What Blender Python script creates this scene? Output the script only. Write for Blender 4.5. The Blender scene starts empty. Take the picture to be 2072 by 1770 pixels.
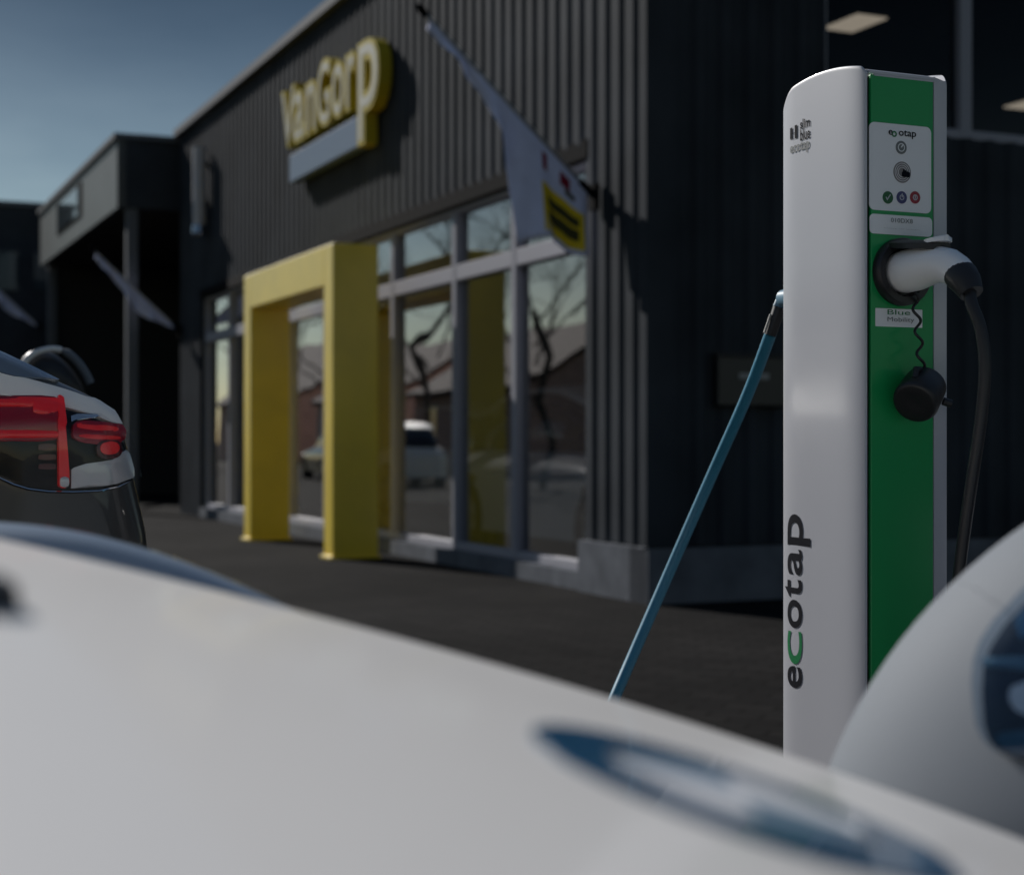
import bpy, bmesh, math, random
import numpy as np
from mathutils import Vector, Matrix
from mathutils.bvhtree import BVHTree
from math import radians as R, sin, cos, pi, sqrt
random.seed(4)
sc = bpy.context.scene
col = sc.collection

# ------------------------------------------------------------------ camera, sky, sun, exposure
FPX, CX, CY, CAMH = 3220.0, 1036.0, 893.0, 1.05      # lens in units of a 2072 px wide picture, camera height
cam = bpy.data.cameras.new("camera")
cam.sensor_width = 36.0
cam.lens = FPX / 2072.0 * 36.0
cam.shift_y = (CY - 885.0) / 2072.0
cam.clip_start, cam.clip_end = 0.02, 2000.0
cam.dof.use_dof = True
cam.dof.focus_distance = 2.36
cam.dof.aperture_fstop = 4.5
camo = bpy.data.objects.new("camera", cam)
col.objects.link(camo)
camo.location = (0, 0, CAMH)
camo.rotation_euler = (R(90), 0, 0)
sc.camera = camo

SUN = Vector((-sin(R(40)) * cos(R(32)), cos(R(40)) * cos(R(32)), sin(R(32))))
w = bpy.data.worlds.new("World")
sc.world = w
w.use_nodes = True
nt = w.node_tree
sky = nt.nodes.new("ShaderNodeTexSky")
sky.sky_type = 'NISHITA'
sky.sun_disc = False
sky.sun_elevation = math.asin(SUN.z)
sky.sun_rotation = math.atan2(SUN.x, SUN.y)
sky.air_density, sky.dust_density, sky.ozone_density = 1.0, 0.1, 1.5
bg = nt.nodes["Background"]
bg.inputs["Strength"].default_value = 0.085
# thin high cloud over the clear sky
wc = nt.nodes.new("ShaderNodeTexCoord")
wmp = nt.nodes.new("ShaderNodeMapping")
wmp.inputs["Rotation"].default_value = (0, R(14), R(20))
wmp.inputs["Scale"].default_value = (1.6, 1.6, 5.0)
nt.links.new(wc.outputs["Generated"], wmp.inputs[0])
wn = nt.nodes.new("ShaderNodeTexNoise")
wn.inputs["Scale"].default_value = 1.7
wn.inputs["Detail"].default_value = 5
nt.links.new(wmp.outputs[0], wn.inputs["Vector"])
wr = nt.nodes.new("ShaderNodeValToRGB")
wr.color_ramp.elements[0].position, wr.color_ramp.elements[1].position = .36, .68
wr.color_ramp.elements[0].color = (.74, .78, .80, 1)
wr.color_ramp.elements[1].color = (1.24, 1.17, 1.09, 1)
nt.links.new(wn.outputs["Fac"], wr.inputs[0])
wx = nt.nodes.new("ShaderNodeMix"); wx.data_type = 'RGBA'; wx.blend_type = 'MULTIPLY'; wx.inputs[0].default_value = 1.0
nt.links.new(sky.outputs[0], wx.inputs[6])
nt.links.new(wr.outputs[0], wx.inputs[7])
wsx = nt.nodes.new("ShaderNodeSeparateXYZ")
nt.links.new(wc.outputs["Generated"], wsx.inputs[0])
wz = nt.nodes.new("ShaderNodeValToRGB")                 # sky dimmed above the horizon; unseen zenith left bright as added fill light
ze = wz.color_ramp.elements
ze[0].position, ze[1].position = .12, .27
ze[0].color = (.80, .77, .72, 1); ze[1].color = (.20, .225, .245, 1)
ze.new(.75).color = (1.0, .96, .92, 1)
nt.links.new(wsx.outputs["Z"], wz.inputs[0])
wy = nt.nodes.new("ShaderNodeMix"); wy.data_type = 'RGBA'; wy.blend_type = 'MULTIPLY'; wy.inputs[0].default_value = 1.0
nt.links.new(wx.outputs[2], wy.inputs[6])
nt.links.new(wz.outputs[0], wy.inputs[7])
nt.links.new(wy.outputs[2], bg.inputs[0])

sl = bpy.data.lights.new("sun", 'SUN')
sl.energy = 5.0
sl.angle = R(0.5)
sl.color = (1.0, 0.96, 0.91)
so = bpy.data.objects.new("sun", sl)
col.objects.link(so)
so.rotation_euler = SUN.to_track_quat('Z', 'Y').to_euler()

sc.view_settings.view_transform = 'Standard'
sc.view_settings.look = 'None'
sc.view_settings.gamma = 1.0
sc.view_settings.exposure = -0.14
sc.cycles.max_bounces = 8
sc.cycles.transparent_max_bounces = 16
sc.cycles.use_denoising = True

# ------------------------------------------------------------------ helpers
MATS = {}
def mat(name, color=(.5, .5, .5), rough=.5, metal=0.0, coat=0.0, emit=None, spec=.5, noise=None, bump=None, coat_rough=.03):
    m = bpy.data.materials.new(name)
    m.use_nodes = True
    t = m.node_tree
    b = t.nodes["Principled BSDF"]
    b.inputs["Base Color"].default_value = (*color, 1)
    b.inputs["Roughness"].default_value = rough
    b.inputs["Metallic"].default_value = metal
    b.inputs["Specular IOR Level"].default_value = spec
    b.inputs["Coat Weight"].default_value = coat
    b.inputs["Coat Roughness"].default_value = coat_rough
    if emit:
        b.inputs["Emission Color"].default_value = (*emit[:3], 1)
        b.inputs["Emission Strength"].default_value = emit[3]
    if noise or bump:
        tc = t.nodes.new("ShaderNodeTexCoord")
    if noise:                                   # (scale, amount): wear, a little lighter and darker
        n = t.nodes.new("ShaderNodeTexNoise")
        n.inputs["Scale"].default_value = noise[0]
        n.inputs["Detail"].default_value = 6
        t.links.new(tc.outputs["Object"], n.inputs["Vector"])
        rp = t.nodes.new("ShaderNodeValToRGB")
        a = noise[1]
        rp.color_ramp.elements[0].position = .3
        rp.color_ramp.elements[1].position = .7
        rp.color_ramp.elements[0].color = (*[c * (1 - a) for c in color], 1)
        rp.color_ramp.elements[1].color = (*[min(1, c * (1 + a)) for c in color], 1)
        t.links.new(n.outputs["Fac"], rp.inputs["Fac"])
        t.links.new(rp.outputs["Color"], b.inputs["Base Color"])
    if bump:
        n2 = t.nodes.new("ShaderNodeTexNoise")
        n2.inputs["Scale"].default_value = bump[0]
        n2.inputs["Detail"].default_value = 4
        t.links.new(tc.outputs["Object"], n2.inputs["Vector"])
        bp = t.nodes.new("ShaderNodeBump")
        bp.inputs["Strength"].default_value = bump[1]
        bp.inputs["Distance"].default_value = .02
        t.links.new(n2.outputs["Fac"], bp.inputs["Height"])
        t.links.new(bp.outputs["Normal"], b.inputs["Normal"])
    MATS[name] = m
    return m

def glass_mat(name, tint, ior=1.5, gain=1.0, wav=0.0):
    m = bpy.data.materials.new(name)
    m.use_nodes = True
    t = m.node_tree
    t.nodes.remove(t.nodes["Principled BSDF"])
    out = t.nodes["Material Output"]
    tr = t.nodes.new("ShaderNodeBsdfTransparent")
    tr.inputs[0].default_value = (*tint, 1)
    gl = t.nodes.new("ShaderNodeBsdfGlossy")
    gl.inputs["Roughness"].default_value = 0.01
    fr = t.nodes.new("ShaderNodeFresnel")
    fr.inputs["IOR"].default_value = ior
    ge = t.nodes.new("ShaderNodeNewGeometry")
    inv = t.nodes.new("ShaderNodeMath"); inv.operation = 'SUBTRACT'; inv.inputs[0].default_value = 1.0
    t.links.new(ge.outputs["Backfacing"], inv.inputs[1])
    mul = t.nodes.new("ShaderNodeMath"); mul.operation = 'MULTIPLY'; mul.use_clamp = True
    t.links.new(fr.outputs[0], mul.inputs[0])
    t.links.new(inv.outputs[0], mul.inputs[1])
    mul2 = t.nodes.new("ShaderNodeMath"); mul2.operation = 'MULTIPLY'; mul2.use_clamp = True
    mul2.inputs[1].default_value = gain
    t.links.new(mul.outputs[0], mul2.inputs[0])
    if wav:
        tc = t.nodes.new("ShaderNodeTexCoord")
        n = t.nodes.new("ShaderNodeTexNoise"); n.inputs["Scale"].default_value = .9; n.inputs["Detail"].default_value = 1
        t.links.new(tc.outputs["Object"], n.inputs["Vector"])
        bp = t.nodes.new("ShaderNodeBump"); bp.inputs["Strength"].default_value = wav; bp.inputs["Distance"].default_value = .02
        t.links.new(n.outputs["Fac"], bp.inputs["Height"])
        t.links.new(bp.outputs["Normal"], gl.inputs["Normal"])
    mx = t.nodes.new("ShaderNodeMixShader")
    t.links.new(mul2.outputs[0], mx.inputs[0])
    t.links.new(tr.outputs[0], mx.inputs[1])
    t.links.new(gl.outputs[0], mx.inputs[2])
    t.links.new(mx.outputs[0], out.inputs["Surface"])
    MATS[name] = m
    return m

MW = {}                                         # world matrices of things, for converting world points to local
def thing(name, label, cat, loc=(0, 0, 0), rz=0.0, group=None):
    o = bpy.data.objects.new(name, None)
    col.objects.link(o)
    o.empty_display_size = .2
    o.location = loc
    o.rotation_euler = (0, 0, rz)
    MW[o.name] = Matrix.Translation(Vector(loc)) @ Matrix.Rotation(rz, 4, 'Z')
    o["label"] = label
    o["category"] = cat
    if group:
        o["group"] = group
    return o

def wm(o):
    while o is not None:
        if o.name in MW:
            return MW[o.name]
        o = o.parent
    return Matrix.Identity(4)

class MB:
    """collects faces in world coordinates, then becomes ONE mesh object"""
    def __init__(s):
        s.v, s.f, s.mi = [], [], []
    def add(s, vs, fs, mi=0):
        b = len(s.v)
        s.v += [tuple(p) for p in vs]
        s.f += [tuple(b + i for i in f) for f in fs]
        s.mi += [mi] * len(fs)
    def box(s, P, a0, a1, b0, b1, c0, c1, mi=0):
        """box in a frame: P(a, b, c) -> world"""
        vs = [P(a, b, c) for a in (a0, a1) for b in (b0, b1) for c in (c0, c1)]
        s.add(vs, [(0, 1, 3, 2), (4, 6, 7, 5), (0, 4, 5, 1), (2, 3, 7, 6), (0, 2, 6, 4), (1, 5, 7, 3)], mi)
    def tube(s, pts, rad, n=12, cap=True, mi=0):
        pts = [Vector(p) for p in pts]
        rad = rad if isinstance(rad, (list, tuple)) else [rad] * len(pts)
        vs, fs = [], []
        up = None
        for i, p in enumerate(pts):
            d = (pts[min(i + 1, len(pts) - 1)] - pts[max(i - 1, 0)]).normalized()
            if up is None:
                up = d.orthogonal().normalized()
            up = (up - d * up.dot(d)).normalized()
            sd = d.cross(up)
            for k in range(n):
                a = 2 * pi * k / n
                vs.append(p + (up * cos(a) + sd * sin(a)) * rad[i])
        for i in range(len(pts) - 1):
            for k in range(n):
                fs.append((i * n + k, i * n + (k + 1) % n, (i + 1) * n + (k + 1) % n, (i + 1) * n + k))
        if cap:
            fs.append(tuple(range(n - 1, -1, -1)))
            fs.append(tuple((len(pts) - 1) * n + k for k in range(n)))
        s.add(vs, fs, mi)
    def grid(s, rows, mi=0, closed=False):
        n = len(rows[0])
        fs = []
        for i in range(len(rows) - 1):
            for k in range(n if closed else n - 1):
                fs.append((i * n + k, i * n + (k + 1) % n, (i + 1) * n + (k + 1) % n, (i + 1) * n + k))
        s.add([p for r in rows for p in r], fs, mi)
    def build(s, name, mats, parent=None, smooth=False, bevel=0.0, angle=40, flip=False, sub=0):
        M = wm(parent).inverted()
        me = bpy.data.meshes.new(name)
        me.from_pydata([tuple(M @ Vector(p)) for p in s.v], [], s.f)
        mats = mats if isinstance(mats, (list, tuple)) else [mats]
        for m in mats:
            me.materials.append(m)
        for p, i in zip(me.polygons, s.mi):
            p.material_index = i
        bm = bmesh.new(); bm.from_mesh(me)
        bmesh.ops.remove_doubles(bm, verts=bm.verts, dist=1e-5)
        bmesh.ops.recalc_face_normals(bm, faces=bm.faces)
        if flip:
            bmesh.ops.reverse_faces(bm, faces=bm.faces)
        bm.to_mesh(me); bm.free()
        if smooth:
            for p in me.polygons:
                p.use_smooth = True
            me.set_sharp_from_angle(angle=R(angle))
        o = bpy.data.objects.new(name, me)
        col.objects.link(o)
        o.parent = parent
        if parent is None and False:
            pass
        if bevel:
            b = o.modifiers.new("bevel", 'BEVEL')
            b.width = bevel; b.segments = 3; b.limit_method = 'ANGLE'; b.angle_limit = R(35)
            b.harden_normals = False
        return o

def tag(o, label, cat, group=None):
    o["label"] = label; o["category"] = cat
    if group: o["group"] = group
    return o
def struct(o, kind='structure'):
    o["kind"] = kind
    return o

def ray(x, y):
    """direction of a picture point (2072 wide units), with unit depth"""
    return Vector(((x - CX) / FPX, 1.0, (CY - y) / FPX))
def at(x, y, Y):
    return Vector((0, 0, CAMH)) + ray(x, y) * Y

def text_mesh(s, bold=0.0, shear=0.0, spacing=1.0, res=3):
    c = bpy.data.curves.new("t", 'FONT')
    c.body = s
    c.offset = bold
    c.shear = shear
    c.space_character = spacing
    c.resolution_u = res
    o = bpy.data.objects.new("t", c)
    col.objects.link(o)
    dg = bpy.context.evaluated_depsgraph_get()
    dg.update()
    me = o.evaluated_get(dg).to_mesh()
    vs = [(v.co.x, v.co.y) for v in me.vertices]
    fs = [tuple(p.vertices) for p in me.polygons]
    o.evaluated_get(dg).to_mesh_clear()
    bpy.data.objects.remove(o)
    bpy.data.curves.remove(c)
    return vs, fs

def text_fit(s, P, a0, a1, b0, b1, th=.0008, **k):
    """text scaled into the box a0..a1 x b0..b1 of frame P(a, b, c); c is height off the surface"""
    vs, fs = text_mesh(s, **k)
    xs = [v[0] for v in vs]; ys = [v[1] for v in vs]
    x0, x1, y0, y1 = min(xs), max(xs), min(ys), max(ys)
    m = MB()
    m.add([P(a0 + (x - x0) / (x1 - x0) * (a1 - a0), b0 + (y - y0) / (y1 - y0) * (b1 - b0), th) for x, y in vs], fs)
    return m

def prism(m, poly, P, c0, c1, mi=0):
    """polygon in (a, b) of frame P, extruded c0..c1"""
    n = len(poly)
    m.add([P(a, b, c0) for a, b in poly] + [P(a, b, c1) for a, b in poly],
          [tuple(range(n))[::-1], tuple(range(n, 2 * n))] + [(i, (i + 1) % n, n + (i + 1) % n, n + i) for i in range(n)], mi)

def disc(a, b, ra, rb=None, n=32, f0=0, f1=2 * pi):
    rb = ra if rb is None else rb
    return [(a + ra * cos(f0 + (f1 - f0) * k / n), b + rb * sin(f0 + (f1 - f0) * k / n)) for k in range(n)]
def rrect(a0, a1, b0, b1, r, n=6):
    out = []
    for cx, cy, s in ((a1 - r, b1 - r, 0), (a0 + r, b1 - r, pi / 2), (a0 + r, b0 + r, pi), (a1 - r, b0 + r, 1.5 * pi)):
        out += [(cx + r * cos(s + k * pi / 2 / n), cy + r * sin(s + k * pi / 2 / n)) for k in range(n + 1)]
    return out
def ring(m, P, ca, cb, r0, r1, c0, c1, n=48, mi=0):
    rows = []
    for r, c in ((r0, c0), (r0, c1), (r1, c1), (r1, c0), (r0, c0)):
        rows.append([P(ca + r * cos(2 * pi * k / n), cb + r * sin(2 * pi * k / n), c) for k in range(n)])
    m.grid(rows, mi, closed=True)

def catmull(keys, x):
    """smooth interpolation of (x, a, b, ...) keys"""
    ks = sorted(keys)
    if x <= ks[0][0]: return ks[0][1:]
    if x >= ks[-1][0]: return ks[-1][1:]
    i = max(k for k in range(len(ks) - 1) if ks[k][0] <= x)
    p0, p1, p2, p3 = ks[max(i - 1, 0)], ks[i], ks[i + 1], ks[min(i + 2, len(ks) - 1)]
    h = p2[0] - p1[0]; t = (x - p1[0]) / h
    out = []
    for j in range(1, len(p1)):
        m1 = (p2[j] - p0[j]) / max(p2[0] - p0[0], 1e-6) * h
        m2 = (p3[j] - p1[j]) / max(p3[0] - p1[0], 1e-6) * h
        out.append((2 * t**3 - 3 * t**2 + 1) * p1[j] + (t**3 - 2 * t**2 + t) * m1 + (-2 * t**3 + 3 * t**2) * p2[j] + (t**3 - t**2) * m2)
    return tuple(out)

# ------------------------------------------------------------------ materials
CLAD = mat('anthracite_cladding', (.042, .048, .057), .8, 0, spec=.06, noise=(1.3, .25))
CLADSIDE = CLAD
TRIM = mat('grey_coping', (.13, .14, .155), .7, spec=.1)
BLACKTRIM = mat('black_flashing', (.006, .006, .007), .9, spec=.05)
ALU = mat('window_aluminium', (.34, .34, .38), .6, 0, spec=.15)
CONC = mat('concrete_plinth', (.13, .14, .16), .9, spec=.05, noise=(5, .2))
INT_F = mat('showroom_floor', (.16, .155, .15), .35)
INT_W = mat('interior_wall', (.10, .095, .09), .8)
INT_D = mat('interior_dark', (.022, .022, .024), .8)
YEL = mat('portal_yellow', (.82, .60, .02), .45, coat=1.0, coat_rough=.3, noise=(2.2, .09))
YELD = mat('sign_yellow', (.46, .36, .01), .4)
WHITE = mat('sign_white', (.42, .42, .36), .5)
BLUEP = mat('sign_panel_blue', (.13, .18, .27), .35)
STEEL = mat('brushed_steel', (.35, .36, .38), .35, .8)
CLOTH = mat('flag_cloth', (.66, .69, .92), .9, noise=(6, .08))
CLOTHY = mat('flag_print_yellow', (.75, .54, .015), .9)
CLOTHD = mat('flag_print_dark', (.06, .055, .015), .9)
CLOTHR = mat('flag_print_red', (.22, .008, .03), .9)
GLASS = glass_mat('window_glass', (.82, .83, .84), 1.62, 3.0, .16)
GLASS2 = glass_mat('upper_window_glass', (.55, .56, .58), 1.5, .6, .05)
WPAINT = mat('white_car_paint', (.83, .81, .785), .5, coat=.45, coat_rough=.13, spec=.3)
WINGP = mat('wing_sky_sheen', (.25, .30, .36), .3, coat=1.0, coat_rough=.03)  # blue-grey sky reflection put into the wing's base colour
SPAINT = mat('shade_grey_paint', (.16, .18, .205), .7, 0.0, coat=0.0, spec=.2)  # pale car paint darkened, shade put into its colour
DPAINT = mat('black_car_paint', (.012, .012, .013), .4, coat=1.0)
CGLASS = mat('car_window_glass', (.008, .009, .011), .03, spec=.8)
TYRE = mat('tyre_rubber', (.02, .02, .021), .85)
RIM = mat('alloy_rim', (.45, .46, .48), .3, .9)
BLKPL = mat('black_plastic', (.016, .016, .018), .42, noise=(60, .2))
CHROME = mat('chrome', (.75, .76, .78), .08, 1.0)
CHW = mat('charger_white', (.46, .47, .51), .4, coat=.35, coat_rough=.12, bump=(3.0, .008))
CHG = mat('charger_green', (.004, .30, .08), .45, coat=.08, coat_rough=.15)
LABEL = mat('label_white', (.82, .82, .84), .4)
INK = mat('black_ink', (.008, .009, .014), .8, spec=.08)
INKG = mat('green_ink', (.0, .17, .05), .5)
GREY1 = mat('grey_button', (.16, .17, .17), .5)
GREY2 = mat('grey_reader', (.22, .20, .20), .5)
ICG = mat('icon_green', (.006, .10, .03), .4)
ICB = mat('icon_blue', (.04, .045, .16), .4)
ICR = mat('icon_red', (.30, .01, .03), .4)
PLUGW = mat('plug_white', (.86, .85, .85), .35, coat=.2)
RUBBER = mat('black_rubber', (.016, .016, .018), .45)
BCABLE = mat('blue_cable_sheath', (.035, .20, .31), .45)
REDL = mat('red_lens', (.26, .0, .012), .15, coat=.5, emit=(.5, .0, .01, .015))
REDB = mat('bright_red_lens', (.62, .006, .012), .2, coat=.6, emit=(.9, .02, .02, .09))
DKLENS = mat('dark_lens', (.004, .004, .005), .3, coat=.15, spec=.2)
CLRLENS = mat('silver_reflector', (.60, .61, .62), .18, .3, coat=1.0)
HLDARK = mat('headlight_dark', (.004, .010, .018), .15, coat=.5)
HLBLUE = mat('headlight_reflector_blue', (.05, .12, .17), .2, .4, coat=.6)
EMB_B = mat('emblem_blue', (.012, .085, .18), .25, coat=.4)
EMB_W = mat('emblem_white', (.78, .79, .82), .3)
BRICK = mat('house_brick', (.62, .42, .35), .9, noise=(8, .25))
ROOFT = mat('roof_tiles', (.07, .05, .045), .9, noise=(6, .3))
BARK = mat('tree_bark', (.10, .085, .07), .95)

# ------------------------------------------------------------------ frames
A_ = math.atan(0.441)
U = Vector((-sin(A_), cos(A_), 0))             # along the front, away from the corner
N = Vector((-cos(A_), -sin(A_), 0))            # out of the front
C0 = Vector((.908, 10.3, 0))
def F(t, e, z):  return C0 + U * t + N * e + Vector((0, 0, z))          # front frame
def FA(a, b, c): return F(-a, c, b)                                     # a to the viewer's right, b up, c out of the front
def SA(a, b, c): return C0 - N * a - U * c + Vector((0, 0, b))          # side wall: a away, b up, c out
def tx(x, e=0.0):
    r = (x - CX) / FPX
    a = C0 + N * e
    return (a.x - r * a.y) / (r * U.y - U.x)
def zx(y, P):  return CAMH + (CY - y) * P.y / FPX

# ------------------------------------------------------------------ ground
def paver_mat():
    m = bpy.data.materials.new('dark_pavers')
    m.use_nodes = True
    t = m.node_tree; b = t.nodes["Principled BSDF"]
    tc = t.nodes.new("ShaderNodeTexCoord")
    mp = t.nodes.new("ShaderNodeMapping")
    mp.inputs["Rotation"].default_value = (0, 0, A_)
    t.links.new(tc.outputs["Object"], mp.inputs[0])
    br = t.nodes.new("ShaderNodeTexBrick")
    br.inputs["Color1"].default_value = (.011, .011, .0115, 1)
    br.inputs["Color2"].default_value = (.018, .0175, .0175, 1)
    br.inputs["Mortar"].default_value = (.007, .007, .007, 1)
    br.inputs["Scale"].default_value = 1.0
    br.inputs["Mortar Size"].default_value = .008
    br.inputs["Brick Width"].default_value = .21
    br.inputs["Row Height"].default_value = .105
    t.links.new(mp.outputs[0], br.inputs["Vector"])
    n = t.nodes.new("ShaderNodeTexNoise"); n.inputs["Scale"].default_value = .7; n.inputs["Detail"].default_value = 8
    t.links.new(tc.outputs["Object"], n.inputs["Vector"])
    mx = t.nodes.new("ShaderNodeMix"); mx.data_type = 'RGBA'; mx.blend_type = 'MULTIPLY'
    mx.inputs[0].default_value = .8
    t.links.new(br.outputs["Color"], mx.inputs[6])
    rp = t.nodes.new("ShaderNodeValToRGB")
    rp.color_ramp.elements[0].color = (.55, .55, .55, 1); rp.color_ramp.elements[1].color = (1.25, 1.22, 1.2, 1)
    rp.color_ramp.elements[0].position = .35; rp.color_ramp.elements[1].position = .65
    t.links.new(n.outputs["Fac"], rp.inputs[0])
    t.links.new(rp.outputs[0], mx.inputs[7])
    t.links.new(mx.outputs[2], b.inputs["Base Color"])
    b.inputs["Roughness"].default_value = .95
    b.inputs["Specular IOR Level"].default_value = .04
    bp = t.nodes.new("ShaderNodeBump"); bp.inputs["Strength"].default_value = .5; bp.inputs["Distance"].default_value = .006
    t.links.new(br.outputs["Fac"], bp.inputs["Height"]); bp.invert = True
    t.links.new(bp.outputs[0], b.inputs["Normal"])
    return m
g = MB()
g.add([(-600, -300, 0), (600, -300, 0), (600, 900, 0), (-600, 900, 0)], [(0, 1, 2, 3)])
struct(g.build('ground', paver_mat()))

# ------------------------------------------------------------------ showroom building
TL, DEP, ZR = 14.35, 12.0, 5.52
bld = thing('showroom_building', 'large showroom clad in dark ribbed metal with tall glass front', 'building', F(7, -6, 0))
def cladding(m, P, a0, a1, b0, b1, pitch=.2, dep=1.0):
    """ribbed sheet over a0..a1, b0..b1"""
    prof = [(0, 0), (.08, 0), (.115, .015), (.165, .015), (.2, 0)]
    pts = []
    k = math.floor(a0 / pitch)
    while k * pitch < a1:
        for q, d in prof[:-1]:
            pts.append((k * pitch + q, d * dep))
        k += 1
    pts = [p for p in pts if a0 < p[0] < a1]
    pts = [(a0, .0)] + pts + [(a1, .0)]
    m.grid([[P(a, b0, d) for a, d in pts], [P(a, b1, d) for a, d in pts]])
GT = [.97, 2.34, 3.60, 5.18, 6.2, 7.35, 8.8, 10.2, 11.6, 13.0]
ZH = 3.04
m = MB()
cladding(m, FA, -TL, 0, ZH + .1, ZR)
cladding(m, FA, -.97, 0, .37, ZH + .1)
cladding(m, FA, -TL, -13.0, .0, ZH + .1)
m.build('front_cladding', CLAD, bld)
m = MB()
cladding(m, SA, 0, 1.32, .37, ZR, dep=2.6)
cladding(m, SA, 1.32, DEP, .37, 3.2, dep=2.6)
cladding(m, SA, 1.32, DEP, 5.25, ZR, dep=2.6)
m.build('side_cladding', CLADSIDE, bld)
# solid wall behind the sheets
m = MB()
m.box(FA, -TL, -.02, ZH + .1, ZR - .02, -.25, -.02)
m.box(FA, -.95, -.02, 0.0, ZH + .1, -.25, -.02)
m.box(FA, -TL, -13.02, 0.0, ZH + .1, -.25, -.02)
m.box(SA, .26, 1.30, 0, ZR - .02, -.25, -.02)
m.box(SA, 1.30, DEP, 0, 3.18, -.25, -.02)
m.box(SA, 1.30, DEP, 5.26, ZR - .02, -.25, -.02)
m.box(F, TL - .25, TL - .01, -DEP, -.26, 0, ZR - .02)
m.box(F, 0.02, TL - .01, -DEP - .2, -DEP, 0, ZR - .02)
m.build('inner_wall', INT_D, bld)
m = MB()
m.box(F, -.03, .04, -.03, .07, .37, ZR); m.box(F, -.05, -.03, -.12, .07, .37, ZR)
m.build('corner_trim', CLAD, bld)
m = MB()
m.box(FA, -.97, .05, -.05, .36, -.2, .06)
m.box(SA, -.06, DEP, -.05, .357, -.2, .057)
m.build('plinth', CONC, bld)
m = MB()
m.box(F, -.12, TL + .02, -.3, .10, ZR, ZR + .10)
m.box(F, -.12, .10, -DEP, -.3, ZR, ZR + .10)
m.build('coping', TRIM, bld)
m = MB()
m.box(F, .0, TL, -DEP, -.2, ZR - .25, ZR - .03)
m.build('roof', INT_D, bld)
m = MB()
m.box(FA, -13.05, -.93, ZH, ZH + .13, -.2, .012)
m.build('window_head', BLACKTRIM, bld)
m = MB()
m.box(FA, -13.0, -.97, .0, .13, -.25, .02)
m.build('window_sill', CONC, bld)
m = MB(); m.box(F, .25, TL - .25, -DEP, -.25, .0, .03); m.build('interior_floor', INT_F, bld)
m = MB(); m.box(F, .2, TL - .25, -DEP, -.27, 3.02, 3.12); m.build('storey_slab', INT_D, bld)
m = MB(); m.box(F, .3, TL - .3, -DEP + .02, -DEP + .06, .03, 3.0); m.build('interior_wall', INT_W, bld)
m = MB()
m.box(F, .27, TL - .3, -DEP, -.3, 4.62, 4.70)
for k in range(8):
    m.box(F, .27, TL - .3, -1.0 - 1.4 * k, -.88 - 1.4 * k, 4.42, 4.62)
m.build('upper_ceiling', INT_D, bld)

def window(P, a0, a1, b0, b1, transom=None, fw=.045, c=-.13, gm=None):
    m = MB()
    m.box(P, a0, a0 + fw, b0, b1, c - .04, c + .08)
    m.box(P, a1 - fw, a1, b0, b1, c - .04, c + .08)
    m.box(P, a0 + fw, a1 - fw, b0, b0 + fw * 1.4, c - .04, c + .075)
    m.box(P, a0 + fw, a1 - fw, b1 - fw, b1, c - .04, c + .075)
    if transom:
        m.box(P, a0 + fw, a1 - fw, transom[0], transom[1], c - .04, c + .077)
    f = m.build('window', ALU, bld, bevel=.006)
    m = MB()
    spans = [(b0 + fw * 1.4, transom[0]), (transom[1], b1 - fw)] if transom else [(b0 + fw * 1.4, b1 - fw)]
    for s0, s1 in spans:
        m.box(P, a0 + fw, a1 - fw, s0, s1, c, c + .02)
    m.build('pane', gm or GLASS, f)
for i in range(len(GT) - 1):
    window(FA, -GT[i + 1], -GT[i], .13, ZH, (2.42, 2.55))
SW = [1.32, 2.56, 3.8, 5.04, 6.28, 7.52, 8.76, 10.0, 11.3]
for i in range(len(SW) - 1):
    window(SA, SW[i], SW[i + 1], 3.2, 5.25, None, .05, -.1, GLASS2)
# lit ceiling lamps of the upper floor
LAMPE = mat('lamp_diffuser', (.8, .75, .65), .5, emit=(1.0, .84, .62, .85))
for (X, Y) in ((2.80, 13.0), (5.25, 16.1), (2.1, 16.4)):
    p = Vector((X, Y, 0)) - C0
    t, e = p.dot(U), p.dot(N)
    m = MB(); m.box(F, t - .25, t + .25, e - .16, e + .16, 4.47, 4.52)
    lf = m.build('ceiling_lamp', TRIM, bld)
    m = MB(); m.box(F, t - .235, t + .235, e - .145, e + .145, 4.455, 4.469)
    m.build('diffuser', LAMPE, lf)

# ------------------------------------------------------------------ entrance portal
t0, t1, e0, e1, zp = 4.55, 7.72, .30, .73, 2.82
por = thing('entrance_portal', 'bright yellow portal frame standing before the glass entrance', 'portal', F((t0 + t1) / 2, .5, 0))
m = MB(); m.box(F, t0, t0 + .27, e0, e1, .0, zp); m.build('post', YEL, por, bevel=.012)
m = MB(); m.box(F, t1 - .27, t1, e0, e1, .0, zp); m.build('post', YEL, por, bevel=.012)
m = MB(); m.box(F, t0 + .27, t1 - .27, e0, e1, zp - .36, zp); m.build('beam', YEL, por, bevel=.008)
for a in (t0, t1 - .27):
    m = MB(); m.box(F, a - .02, a + .29, e0 - .02, e1 + .03, .0, .025); m.build('foot_plate', YEL, por, bevel=.004)

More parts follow.
